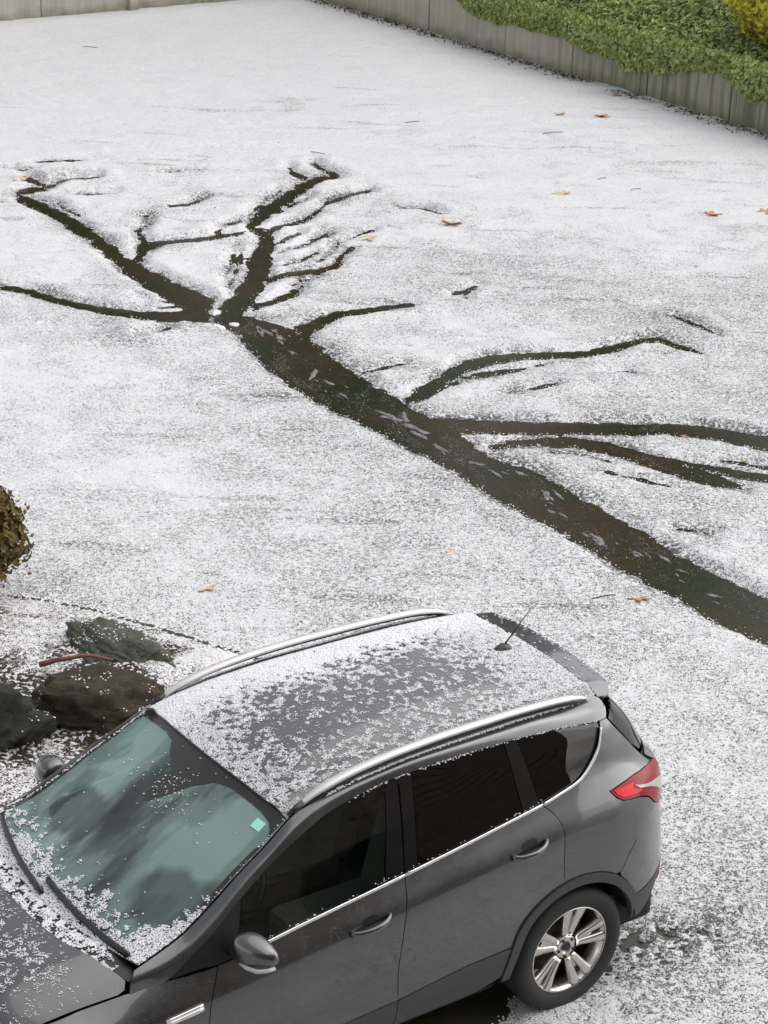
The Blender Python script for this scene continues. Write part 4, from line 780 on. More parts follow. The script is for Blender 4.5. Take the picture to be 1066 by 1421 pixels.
def panel_data(fn, poly, off=0., thick=.012, res=.03, gap=.0022):
    P = inset(poly, gap); B = []
    for a, b in zip(P, np.roll(P, -1, 0)):
        k = max(1, int(np.linalg.norm(b-a)/res)); B += [a+(b-a)*i/k for i in range(k)]
    B = np.array(B); lo, hi = B.min(0), B.max(0)
    gx, gy = np.meshgrid(np.arange(lo[0]+res/2, hi[0], res), np.arange(lo[1]+res/2, hi[1], res), indexing='ij'); gx, gy = gx.ravel(), gy.ravel()
    k = in_poly(gx, gy, B) < -res*.45; I = np.stack([gx[k], gy[k]], 1)
    A = np.vstack([B, I]); nb = len(B)
    r = delaunay_2d_cdt([Vector(v) for v in A], [(i, (i+1) % nb) for i in range(nb)], [], 1, 1e-6)
    Q = np.array([v[:] for v in r[0]]); F = [tuple(f) for f in r[2]]
    P3 = fn(Q[:, 0], Q[:, 1]/TS); N = normals(fn, Q[:, 0], Q[:, 1]/TS)
    if (fn.__name__ == 'S' and (N*(P3-np.array([1.2, 0, .8]))).sum(-1).mean() < 0) or (fn.__name__ != 'S' and N[:, 2].mean() < 0): N = -N
    T = P3+N*off; verts = [tuple(v) for v in T]; faces = []
    for f in F:
        a, b, c = (T[i] for i in f[:3]); nn_ = np.cross(b-a, c-a)
        faces.append(f if nn_ @ N[f[0]] > 0 else f[::-1])
    # skirt
    cnt = {}
    for f in faces:
        for i in range(len(f)):
            e = (f[i], f[(i+1) % len(f)]); cnt[tuple(sorted(e))] = cnt.get(tuple(sorted(e)), []) + [e]
    if thick:
        mp = {}
        def ring(i):
            if i not in mp:
                mp[i] = len(verts); verts.append(tuple(T[i])); verts.append(tuple(T[i]-N[i]*thick))
            return mp[i]
        for k_, l in cnt.items():
            if len(l) == 1:
                a, b = l[0]; A_, B_ = ring(a), ring(b); faces.append((B_, A_, A_+1, B_+1))
    return verts, faces
def panel(name, poly, mat, parent=None, both=True, fn=None, **kw):
    fn = fn or S; v, f = panel_data(fn, poly, **kw); out = [mesh_obj(name, v, f, mat, parent or car)]
    if both: out.append(None); out[1] = mesh_obj(name, [(x, -y, z) for x, y, z in v], [tuple(reversed(q)) for q in f], mat, (parent[1] if isinstance(parent, (list, tuple)) else parent) or car)
    return out
def pan2(name, poly, mat, parents=None, **kw):
    v, f = panel_data(kw.pop('fn', S), poly, **kw); ps = parents or (car, car)
    return (mesh_obj(name, v, f, mat, ps[0]), mesh_obj(name, [(x, -y, z) for x, y, z in v], [tuple(reversed(q)) for q in f], mat, ps[1]))
def both_mesh(name, v, f, mat, parents=None, smooth=True):
    ps = parents or (car, car)
    return (mesh_obj(name, v, f, mat, ps[0], smooth), mesh_obj(name, [(a[0], -a[1], a[2]) for a in v], [tuple(reversed(q)) for q in f], mat, ps[1], smooth))
def tube_data(path, prof, up=Vector((0, 0, 1))):
    P = [Vector(p) for p in path]; V = []; Fc = []
    for i, p in enumerate(P):
        tn = (P[min(i+1, len(P)-1)]-P[max(i-1, 0)]).normalized(); sd = tn.cross(up).normalized(); u2 = sd.cross(tn)
        pf = prof(i/(len(P)-1)) if callable(prof) else prof; n = len(pf); V += [tuple(p+sd*a+u2*b) for a, b in pf]
    for i in range(len(P)-1):
        for k in range(n): Fc.append((i*n+k, (i+1)*n+k, (i+1)*n+(k+1) % n, i*n+(k+1) % n))
    Fc += [tuple(range(n)), tuple(reversed(range((len(P)-1)*n, len(P)*n)))]; return V, Fc
def ell(a, b, n=10): return [(a*math.cos(k), b*math.sin(k)) for k in np.linspace(0, 2*PI, n+1)[:-1]]
def surf_path(pts, off, n):
    c = np.array(curve(pts, n)); P = S(c[:, 0], c[:, 1]); N = normals(S, c[:, 0], c[:, 1]); N *= np.sign(N[:, 1:2]+1e-9); return [tuple(v) for v in P+N*off]

SEAM_F = [(2.085, 5.97), (2.10, 5.7), (2.137, 5.11), (2.158, 4.5), (2.163, 3.86), (2.165, 2.8), (2.15, 1.9), (2.13, 1.15)]
SEAM_B = [(1.043, 5.97), (1.062, 5.4), (1.082, 4.76), (1.094, 4.11), (1.108, 3.0), (1.114, 2.07), (1.108, 1.15)]
SEAM_R = [(.193, 5.97), (.154, 5.67), (.122, 5.25), (.111, 4.89), (.112, 4.32), (.103, 3.62)]
cl_s, cl_t = [.30, .41, .69, .91, 1.117, 1.6, 2.17, 2.4], [2.39, 2.39, 2.35, 2.23, 2.09, 1.97, 1.9, 1.9]
def CL(s): return float(np.interp(s, cl_s, cl_t))
def cut(seq, t0, t1, n=14):
    P = np.array(seq); t = np.linspace(t0, t1, n); o = np.argsort(P[:, 1]); return list(zip(pchip(P[o, 1], P[o, 0], t), t))
def cladrun(a, b, n=14): return [(s, CL(s)) for s in np.linspace(a, b, n)]
# --- inner dark shell behind the panel gaps
AO, AI = .457, .402
shell = [(2.95, .95)]+arc(2.69, .44, 20, 172)+[(2.1, .95), (1.1, .95), (.5, .95)]+arc(0, .44, 8, 172)+[(-.62, .95), (SR-.25, .95), (SR-.25, 6.02), (-.70, 6.02), (-.05, 6.02), (.2, 5.97), (1.1, 5.97), (2.1, 5.96), (2.4, 5.9), (2.95, 5.9)]
pan2('inner_shell', shell, MT['seam'], off=-.010, thick=0, res=.05, gap=0)
# --- doors
fd = pan2('front_door', cut(SEAM_F, 5.97, 1.9)+cladrun(2.15, 1.114)+cut(SEAM_B, 2.09, 5.97)+[(s, 5.97) for s in np.linspace(1.2, 1.95, 6)], MT['paint'])
rdp = cut(SEAM_B, 5.97, 2.09)+cladrun(1.114, .42)+arc(0, AO, 25, 76.5, 12)+cut(SEAM_R, 3.62, 5.97)
rdp += [(s, 5.97) for s in np.linspace(.3, .95, 6)]
rd = pan2('rear_door', rdp, MT['paint'])
pan2('door_cladding', cladrun(2.15, 1.114)+[(1.108, 1.15), (1.5, 1.15), (2.13, 1.15)], MT['clad'], fd, off=.004)
pan2('door_cladding', cladrun(1.114, .42)+arc(0, AO+.004, 24.5, 3, 7)+[(.6, 1.18), (.9, 1.15), (1.108, 1.15)], MT['clad'], rd, off=.004)
pan2('sill', [(2.2, .35), (2.2, 1.12), (1.5, 1.12), (.9, 1.12), (.475, 1.15), (.47, .35)], MT['black'], off=-.004)
# --- rear quarter
q_up = [(.193, 6.0), (.10, 6.01), (-.005, 6.03), (-.055, 6.08), (-.095, 6.2), (-.15, 6.50), (-.195, 6.9), (-.235, 7.3), (-.275, 7.7), (-.30, 7.98)]
TG = [(-.43, 7.98), (-.50, 7.4), (-.60, 6.6), (-.70, 6.0), (-.76, 5.62)]
lamp_top = [(-.80, 5.52), (-.62, 5.60), (-.472, 5.60), (-.33, 5.52), (-.219, 5.44)]
lamp_bot = [(-.219, 5.44), (-.255, 5.22), (-.298, 5.09), (-.36, 5.03), (-.44, 4.97), (-.54, 4.80), (-.62, 4.52), (-.70, 4.36)]
bump_line = [(-.70, 4.36), (-.622, 4.46), (-.50, 4.20), (-.386, 3.93), (-.33, 3.70), (-.275, 3.36)]
arch_up = arc(0, AO, 126, 76.5, 16)
pan2('rear_quarter_panel', q_up+curve(TG, 12)+lamp_top+lamp_bot[1:]+[(-.386, 3.93), (-.33, 3.70), (-.283, 3.40)]+arch_up[1:]+cut(SEAM_R, 3.62, 5.97, 10), MT['paint'])
lp = curve(lamp_top[::-1], 14)+[(-.86, 5.4), (-.90, 5.1), (-.86, 4.75), (-.78, 4.42)]+curve(lamp_bot[::-1], 16)[:-1]
lamp = pan2('tail_light', lp, MT['redclear'], off=.006, thick=.02)
pan2('lamp_lens', [(-.240, 5.42), (-.42, 5.43), (-.40, 5.28), (-.43, 5.20), (-.50, 5.08), (-.43, 5.08), (-.36, 5.12), (-.30, 5.16), (-.265, 5.26)], MT['red'], lamp, off=.0105, thick=.006, res=.02)
pan2('reversing_lens', [(-.42, 5.34), (-.47, 5.27), (-.56, 5.15), (-.66, 5.05), (-.78, 4.92), (-.80, 4.64), (-.73, 4.62), (-.65, 4.84), (-.56, 5.02), (-.46, 5.17)], MT['lens'], lamp, off=.0105, thick=.006, res=.02)
# --- tailgate, rear window, bumper
E0 = SR-.25+.001
pan2('tailgate', [(-.765, 5.9), (-.83, 5.55), (-.93, 5.1), (-.87, 4.7), (-.80, 4.30), (-1.1, 4.2), (E0, 4.2), (E0, 6.05), (-1.2, 6.1), (-.9, 6.1)], MT['paint'], gap=.003)
rw = pan2('rear_window', [(-.62, 6.55), (-.72, 6.18), (-1.0, 6.16), (E0, 6.15), (E0, 8.1), (-1., 8.1), (-.6, 8.1), (-.475, 7.9), (-.53, 7.35)], MT['dark'], off=-.002)
pan2('rear_bumper', bump_line+arc(0, AO, 127, 150, 8)[1:]+[(-.395, 2.44), (-.64, 2.42), (-1., 2.4), (E0, 2.4), (E0, 4.15), (-1.1, 4.15), (-.80, 4.24)], MT['paint'])
pan2('bumper_cladding', [(-.395, 2.42)]+arc(0, AO, 155, 170, 7)+[(-.465, 1.45), (-.58, 1.12), (-.9, .85), (E0, .8), (E0, 2.36), (-1., 2.36), (-.64, 2.39)], MT['clad'], off=.003)
pan2('reflector', [(-.78, 1.95), (-.98, 1.95), (-.98, 1.62), (-.80, 1.66)], MT['redclear'], off=.008, thick=.008)
# --- wheel arch trims and liners
for cx, a1, a0 in ((0, -2, 171), (2.69, 0, 182)):
    pan2('wheel_arch_trim', arc(cx, AO-.001, a0, a1, 40)+arc(cx, AI, a1, a0, 40), MT['clad'], off=.011, thick=.03, gap=.001, res=.025)
    V = []; Fc = []; n = 30
    for i in range(n+1):
        a = math.radians(6+164*i/n)
        for yy in (.40, .885): V.append((cx+.425*math.cos(a), yy, .346+.425*math.sin(a)))
    for i in range(n): Fc.append((2*i, 2*i+1, 2*i+3, 2*i+2))
    Fc.append(tuple(2*i for i in range(n+1)))
    both_mesh('wheel_well', V, Fc, MT['under'])
# --- fender, front bumper, lights, grille
ft = cut(SEAM_F, 5.97, 1.15)+arc(2.69, AO, 186, 16, 34)+[(3.25, 3.0), (3.18, 4.3), (3.02, 5.2), (2.98, 5.97), (2.7, 5.985), (2.45, 5.985), (2.3, 5.98)]
fen = pan2('front_fender', ft, MT['paint'])
EF = SFR+.35-.001
pan2('front_bumper', [(3.26, 3.0)]+arc(2.69, AO+.003, 14, 0, 5)+[(3.20, .6), (3.6, .4), (EF, .4), (EF, 3.3), (3.7, 3.5), (3.2, 4.25)], MT['paint'])
pan2('headlight', [(3.03, 5.2), (3.19, 4.32), (3.7, 3.9), (3.75, 4.6), (3.4, 5.3), (3.0, 5.95)], MT['lens'], off=.004)
pan2('grille', [(3.72, 3.55), (EF, 3.35), (EF, 5.0), (3.76, 4.7)], MT['black'], off=-.006)
pan2('nose_panel', [(3.02, 5.98), (3.40, 5.32), (3.76, 4.74), (EF, 5.04), (EF, 6.05), (3.7, 6.05), (3.3, 6.02)], MT['paint'], off=.002)
for k in range(3): 
    tt_ = 3.75+.38*k; v, f = tube_data([tuple(p) for p in S(np.linspace(3.74, EF, 8), np.full(8, tt_))+np.array([.012, 0, 0])], ell(.012, .016)); both_mesh('grille_bar', v, f, MT['chrome'])
for zz in (4.80, 4.63):
    pth = surf_path([(2.385, zz-.05), (2.28, zz), (2.195, zz+.06)], .006, 8); v, f = tube_data(pth, lambda u: ell(.006, .009+.003*u, 8)); both_mesh('vent_bar', v, f, MT['chrome'], fen)
# --- glazing on the side
def tline(t, a, b, n=10): return [(s, t) for s in np.linspace(a, b, n)]
TW_ = 7.985
BF = [(1.055, TW_), (1.157, 6.05)]; BR = [(.905, TW_), (.964, 6.05)]
CFr = [(.362, TW_), (.313, 6.05)]; CR = [(.282, TW_), (.205, 6.05)]
fw = pan2('side_window', [BF[1]]+tline(6.05, 1.25, 2.02)+[(1.975, 6.5), (1.935, 7.2), (1.905, TW_)]+tline(TW_, 1.85, 1.1)+[BF[0]], MT['side'], fd, off=-.005, thick=.004)
rw2 = pan2('side_window', [CFr[1]]+tline(6.05, .4, .9)+[BR[1], BR[0]]+tline(TW_, .85, .4)+[CFr[0]], MT['dark'], rd, off=-.005, thick=.004)
qw = pan2('quarter_window', [(a, b+.06) for a, b in q_up[2:-2]]+[(-.27, 7.72), (-.268, TW_)]+tline(TW_, -.2, .25, 6)+[CR[0], (.25, 7.2), CR[1], (.1, 6.06)], MT['dark'], off=-.005, thick=.004)
pan2('pillar_trim', [(1.046, 6.03), BF[1], BF[0], (.985, TW_)], MT['gloss'], fd, off=-.002)
pan2('pillar_trim', [BR[1], (1.040, 6.03), (.980, TW_), BR[0]], MT['gloss'], rd, off=-.002)
pan2('pillar_trim', [CR[1], (.245, 6.03), CFr[1], CFr[0], CR[0], (.25, 7.2)], MT['gloss'], rd, off=-.002)
pan2('sail_panel', [(2.02, 6.03), (2.08, 6.02), (2.30, 6.4), (2.315, 7.6), (2.25, TW_)]+tline(TW_, 2.2, 1.91, 8)+[(1.94, 7.2), (1.98, 6.5)], MT['black'], fd, off=-.001)
for a, b, par in ((1.935, 1.046, fd), (1.040, .197, rd)):
    pth = surf_path([(a, 6.0), ((a+b)/2, 6.0), (b, 6.0)], .004, 24); v, f = tube_data(pth, ell(.005, .0095)); both_mesh('window_chrome', v, f, MT['chrome'], par)
pth = surf_path([(.19, 6.0)]+[(a, b+.01) for a, b in q_up[1:-1]], .004, 40); v, f = tube_data(pth, lambda u: ell(.006, .0095+.006*min(1, max(0, (u-.35)*4))*(1-max(0, u-.85)*5), 10)); both_mesh('window_chrome', v, f, MT['chrome'])
# --- roof side and windscreen pillar
tl = [(s, 8.0) for s in np.r_[np.linspace(-.43, 1.3, 24), np.linspace(1.36, 2.25, 24)]]; tu = [(s, 9.97) for s in np.r_[np.linspace(2.475, 1.4, 28), np.linspace(1.32, -.36, 24)]]
pan2('roof_side', tl+[(2.36, 8.0), (2.49, 8.02), (2.515, 8.4), (2.50, 9.2)]+tu+[(-.50, 9.97), (-.56, 9.4), (-.54, 8.6), (-.47, 8.15)], MT['paint'], res=.022, gap=.001)
# --- roof, spoiler
_xs = [-.6, -.3, -.2, .2, .8, 1.2, 1.45, 1.58, 1.72]
def Zr(x, b):
    x = np.asarray(x, float); y = b*TS
    ze = pchip(_xs, [1.545, 1.583, 1.592, 1.607, 1.605, 1.582, 1.545, 1.507, 1.46], x); ye = pchip(_xs, [.53, .558, .565, .585, .60, .615, .628, .64, .645], x)
    zc = pchip([-.6, -.3, 0, .5, 1., 1.3, 1.5, 1.72], [1.585, 1.632, 1.655, 1.672, 1.662, 1.635, 1.603, 1.553], x)
    u = np.clip(np.abs(y)/ye, 0, 1.05); z = ze+(zc-ze)*(1-u**2.4)+.010*np.exp(-((u-.86)/.05)**2)-.012*np.clip((u-.93)/.07, 0, 1)
    return np.stack([x, y+0*x, z], -1)
YE = lambda x: pchip(_xs, [.53, .558, .565, .585, .60, .615, .628, .64, .645], x)
wsx = lambda y: 1.592+.066*(1-(y/.64)**2)
def xy(l): return [(a, b/TS) for a, b in l]
rp = [(-.325, y) for y in np.linspace(.55, -.55, 12)]+[(x, -float(YE(x))) for x in np.linspace(-.25, 1.55, 24)]+[(wsx(y), y) for y in np.linspace(-.635, .635, 17)]+[(x, float(YE(x))) for x in np.linspace(1.55, -.25, 24)]
v, f = panel_data(Zr, xy(rp), res=.03); roof = mesh_obj('roof', v, f, MT['paint'], car)
sp = [(-.33, y) for y in np.linspace(-.562, .562, 10)]+[(-.38, .56), (-.43, .54), (-.465, .48), (-.48, .4), (-.488, .25), (-.492, 0), (-.488, -.25), (-.48, -.4), (-.465, -.48), (-.43, -.54), (-.38, -.56)]
v, f = panel_data(Zr, xy(sp), res=.03, thick=.045); mesh_obj('spoiler', v, f, MT['paint'], car)
# --- windscreen
ev = np.linspace(0, 1, 12); es = 1.585+(2.45-1.585)*ev
E3 = S(es, np.full(12, 9.98))
def WS(a, b):
    """a: across (-1..1)*.64, b: down the glass"""
    u = np.asarray(a)/.64; v = np.asarray(b)*TS/.95
    ex_ = pchip(ev, E3[:, 0], v); ey_ = pchip(ev, E3[:, 1], v); ez_ = pchip(ev, E3[:, 2], v)
    bx = .065+.055*v; bz = .055*(1-v)-.005*v+.035*np.sin(PI*np.clip(v, 0, 1)); k = 1-u*u
    return np.stack([ex_+bx*k, ey_*u, ez_+bz*k], -1)
def ws_poly(l): return [(a*.64, b*.95/TS) for a, b in l]
full = [(u, -.005) for u in np.linspace(-.985, .985, 16)]+[(.988, v) for v in np.linspace(.05, .95, 12)]+[(u, .99) for u in np.linspace(.985, -.985, 16)]+[(-.988, v) for v in np.linspace(.95, .05, 12)]
v, f = panel_data(WS, ws_poly(full), res=.035, off=-.004, thick=0); ws = mesh_obj('windscreen', v, f, MT['wind'], car)
top = [(u, -.002) for u in np.linspace(-.97, .97, 14)]+[(.97, .13), (.94, .09), (.89, .064), (.80, .05), (.69, .044), (.44, .044), (.30, .07), (.17, .15), (.06, .278), (.0, .335), (-.04, .345), (-.09, .30), (-.10, .248), (-.11, .15), (-.19, .115), (-.29, .09), (-.38, .045), (-.50, .032), (-.67, .032), (-.94, .045), (-.97, .10)]
v, f = panel_data(WS, ws_poly(top), res=.03, off=-.0015, thick=.001, gap=0); mesh_obj('frit_band', v, f, MT['frit'], ws)
for sgn in (1, -1):
    sd_ = [(sgn*a, b) for a, b in [(.975, .16), (.975, .95), (.91, .95), (.93, .80), (.945, .5), (.95, .2)]]
    v, f = panel_data(WS, ws_poly(sd_ if sgn < 0 else sd_[::-1]), res=.03, off=-.0015, thick=.001, gap=0); mesh_obj('frit_band', v, f, MT['frit'], ws)
bt = [(u, .975) for u in np.linspace(.97, -.97, 14)]+[(-.97, .93), (-.5, .915), (0, .91), (.5, .915), (.97, .93)]
v, f = panel_data(WS, ws_poly(bt), res=.03, off=-.0015, thick=.001, gap=0); mesh_obj('frit_band', v, f, MT['frit'], ws)
v, f = panel_data(WS, ws_poly([(.80, .078), (.885, .078), (.885, .128), (.80, .128)]), res=.02, off=-.001, thick=.001, gap=0); mesh_obj('sticker', v, f, MT['sticker'], ws)
for u0, u1, v0, v1 in ((.90, -.02, .975, .90), (.05, -.86, .965, .90)):
    pth = [tuple(WS(a*.64, b*.95/TS)+np.array([.004, 0, .018])) for a, b in zip(np.linspace(u0, u1, 16), np.r_[np.linspace(v0, v1, 16)])]
    v, f = tube_data(pth, [(-.012, -.012), (.012, -.012), (.009, .010), (-.005, .012)]); mesh_obj('wiper', v, f, MT['black'], car)
# cowl, hood
def Zh(x, b):
    x = np.asarray(x, float); y = b*TS; s = np.clip(x, 2.2, 3.3)
    ze = pchip([2.2, 2.41, 2.75, 3.0, 3.3], [1.005, .995, .967, .93, .865], s); ye = pchip([2.2, 2.41, 2.75, 3.0, 3.15, 3.3], [.835, .808, .765, .735, .68, .56], s)
    zc = pchip([2.2, 2.45, 2.75, 3.0, 3.3], [1.12, 1.108, 1.085, 1.045, .945], s)
    u = np.clip(np.abs(y)/ye, 0, 1.1); z = ze+(zc-ze)*(1-u**8)+.012*np.exp(-((u-.72)/.10)**2); return np.stack([x, y+0*x, z], -1)
YH = lambda x: pchip([2.2, 2.41, 2.75, 3.0, 3.15, 3.3], [.835, .808, .765, .735, .68, .56], np.asarray(x, float))
hr = [(2.665, 0), (2.66, .25), (2.64, .42), (2.605, .56), (2.56, .66), (2.525, .72), (2.505, .755), (2.525, .782)]
hp = [(a, -b) for a, b in hr[::-1]]+hr[1:]+[(x, float(YH(x))*.996) for x in np.linspace(2.56, 3.2, 14)]+[(3.24, .5), (3.27, .3), (3.28, 0), (3.27, -.3), (3.24, -.5)]+[(x, -float(YH(x))*.996) for x in np.linspace(3.2, 2.56, 14)]
v, f = panel_data(Zh, xy(hp), res=.035); hood = mesh_obj('hood', v, f, MT['paint'], car)
co = [(2.66, y) for y in np.linspace(-.40, .40, 8)]+[(2.61, .55), (2.55, .65), (2.49, .75), (2.44, .75), (2.48, .45), (2.52, 0), (2.48, -.45), (2.44, -.75), (2.49, -.75), (2.55, -.65), (2.61, -.55)]
def Zcw(x, b): p = Zh(x, b); p[..., 2] -= .022; return p
v, f = panel_data(Zcw, xy(co), res=.04, gap=0); mesh_obj('cowl', v, f, MT['black'], car)
# --- roof rails, antenna
rail_pts = [(1.522, .622, 1.548), (1.46, .621, 1.582), (1.36, .619, 1.615), (1.175, .616, 1.648), (.925, .612, 1.668), (.666, .607, 1.675), (.337, .601, 1.673), (.084, .597, 1.664), (-.043, .594, 1.655), (-.15, .586, 1.636), (-.245, .580, 1.604)]
def rprof(u):
    k = min(1, .45+u*6, .35+(1-u)*7); return [(a*(.023*k+.003), b*(.010*k+.003)) for a, b in [(-1, -.5), (-.85, .45), (-.3, .95), (.4, .95), (.95, .35), (1, -.6), (.2, -1), (-.6, -1)]]
rail_pts = [(a, b, c-.012) for a, b, c in rail_pts]
v, f = tube_data(smooth_path(rail_pts, 44), rprof); rl = both_mesh('roof_rail', v, f, MT['rail'])
v, f = tube_data(smooth_path([(a, b+.012, c-.024) for a, b, c in rail_pts], 40), lambda u: ell(.004, .010+.004*math.sin(PI*u))); both_mesh('rail_gasket', v, f, MT['black'], rl)
v, f = tube_data([(1.575, .628, 1.512), (1.545, .625, 1.530), (1.50, .622, 1.552)], ell(.014, .013)); both_mesh('rail_foot', v, f, MT['black'], rl)
V = []; Fc = []
for i, (x, w, h) in enumerate(((-.205, .018, .004), (-.19, .030, .022), (-.155, .032, .030), (-.11, .024, .014), (-.085, .010, .003))):
    for k in range(9): a = PI*k/8; V.append((x, w*math.cos(a), 1.640+h*math.sin(a)*1.2))
for i in range(4):
    for k in range(8): Fc.append((i*9+k, i*9+k+1, (i+1)*9+k+1, (i+1)*9+k))
ant = mesh_obj('antenna', V, Fc, MT['black'], car)
v, f = tube_data([(-.165, 0, 1.665), (-.20, 0, 1.70), (-.33, 0, 1.834)], lambda u: ell(.0055-.003*u, .0055-.003*u, 7), Vector((0, 1, 0))); mesh_obj('whip', v, f, MT['black'], ant)
# --- handles
for pts, par in (([(.445, 4.93), (.40, 4.86), (.33, 4.83), (.27, 4.86), (.225, 4.94)], rd), ([(1.395, 4.97), (1.345, 4.90), (1.28, 4.88), (1.215, 4.92), (1.17, 5.0)], fd)):
    base = surf_path(pts, .0, 18); pth = [(p[0], p[1]+.038*math.sin(PI*i/17)**.6, p[2]+.012*math.sin(PI*i/17)) for i, p in enumerate(base)]
    v, f = tube_data(pth, lambda u: [(a*(.008+.003*math.sin(PI*u)), b*.016) for a, b in [(-1, -.8), (-1, .8), (-.4, 1), (.4, 1), (1, .7), (1, -.7), (.4, -1), (-.4, -1)]]); hd = both_mesh('door_handle', v, f, MT['paint'], par)
    cs, ct = pts[2][0], pts[2][1]+.24
    pan2('handle_cup', [(cs+.048*math.cos(a), ct+.17*math.sin(a)) for a in np.linspace(0, 2*PI, 19)[:-1]], MT['black'], hd, off=.0012, thick=.001, res=.02, gap=0)
# --- mirrors
V = []; Fc = []; nr, ns = 9, 16; cx_, cy_, cz_ = 1.985, .905, 1.115
for i in range(nr):
    u = i/(nr-1); w = math.sin(PI*min(.97, .12+u*.86))**.45
    for k in range(ns):
        a = 2*PI*k/ns; ca, sa = math.cos(a), math.sin(a); X = abs(ca)**.75*math.copysign(1, ca); Z = abs(sa)**.75*math.copysign(1, sa)
        V.append((cx_-.055*u*u+X*(.062+.022*(1-u))*w-.02*Z*0, cy_-.025+.19*u, cz_+Z*.078*w*(1-.25*u)-.015*u))
for i in range(nr-1):
    for k in range(ns): Fc.append((i*ns+k, i*ns+(k+1) % ns, (i+1)*ns+(k+1) % ns, (i+1)*ns+k))
Fc += [tuple(reversed(range(ns))), tuple(range((nr-1)*ns, nr*ns))]
upf = [f for f in Fc if np.mean([V[i][2] for i in f]) > cz_-.045]; lof = [f for f in Fc if np.mean([V[i][2] for i in f]) <= cz_-.045]
mir = both_mesh('door_mirror', V, upf, MT['paint'])
def clean(V, Fs):
    ix = sorted({i for f in Fs for i in f}); mp = {i: k for k, i in enumerate(ix)}; return [V[i] for i in ix], [tuple(mp[i] for i in f) for f in Fs]
both_mesh('mirror_base', *clean(V, lof), MT['black'], mir)
v, f = tube_data([(1.99, .82, 1.05), (1.99, .87, 1.055), (1.985, .93, 1.07)], ell(.05, .026)); both_mesh('mirror_arm', v, f, MT['black'], mir)
v, f = tube_data([(2.035, .955, 1.062), (2.03, 1.0, 1.060), (2.005, 1.045, 1.058), (1.965, 1.066, 1.060), (1.93, 1.068, 1.062)], ell(.012, .010)); both_mesh('mirror_indicator', v, f, MT['lens'], mir)
both_mesh('mirror_glass', [(1.912, .92, 1.075), (1.888, 1.03, 1.072), (1.890, 1.03, 1.125), (1.914, .92, 1.145)], [(0, 1, 2, 3)], MT['chrome'], mir)
# --- underbody and interior
def boxm(name, x0, x1, y0, y1, z0, z1, mat, bev=.02, par=None):
    o = slab(name, x0, x1, y0, y1, z0, z1, mat, par or car, bev); return o
boxm('engine_bay', 2.35, 3.25, -.76, .76, .45, .90, MT['under'], .02)
boxm('underbody', -.72, 3.3, -.70, .70, .21, .40, MT['under'], .04)
boxm('cabin_floor', -.60, 2.3, -.72, .72, .40, .46, MT['dash'], .0)
boxm('headliner', -.2, 1.45, -.55, .55, 1.52, 1.535, MT['seat'], .0)
v, f = tube_data([(2.10, y, .93-.03*abs(y)) for y in np.linspace(-.74, .74, 12)], [(-.30, .06), (-.12, .10), (.12, .10), (.20, .02), (.18, -.25), (-.30, -.25)]); mesh_obj('dashboard', v, f, MT['dash'], car)
a_ = np.linspace(0, 2*PI, 25)[:-1]; V = []; Fc = []
for i, a in enumerate(a_):
    for k in range(8): b = 2*PI*k/8; rr_ = .185+.016*math.cos(b); q0 = Vector((.016*math.sin(b), rr_*math.cos(a), rr_*math.sin(a))); q0.rotate(Matrix.Rotation(-.45, 3, 'Y')); V.append(tuple(q0+Vector((1.68, .36, 1.02))))
for i in range(24):
    for k in range(8): Fc.append((i*8+k, i*8+(k+1) % 8, ((i+1) % 24)*8+(k+1) % 8, ((i+1) % 24)*8+k))
mesh_obj('steering_wheel', V, Fc, MT['black'], car)
for yy in (.37, -.37):
    se = boxm('seat', .75, 1.35, yy-.26, yy+.26, .46, .66, MT['seat'], .05)
    b = boxm('seat_back', -.08, .08, -.25, .25, -.02, .62, MT['seat'], .05, se); b.location = (.74, yy, .62); b.rotation_euler = (0, -.28, 0)
    h_ = boxm('headrest', -.05, .05, -.14, .14, .0, .18, MT['seat'], .04, se); h_.location = (.55, yy, 1.24); h_.rotation_euler = (0, -.2, 0)
se = boxm('rear_seat', -.15, .40, -.62, .62, .46, .68, MT['seat'], .05)
b = boxm('seat_back', -.08, .08, -.62, .62, -.02, .60, MT['seat'], .05, se); b.location = (-.14, 0, .62); b.rotation_euler = (0, -.3, 0)
for yy in (.4, -.4): h_ = boxm('headrest', -.05, .05, -.13, .13, 0, .16, MT['seat'], .04, se); h_.location = (-.31, yy, 1.18)
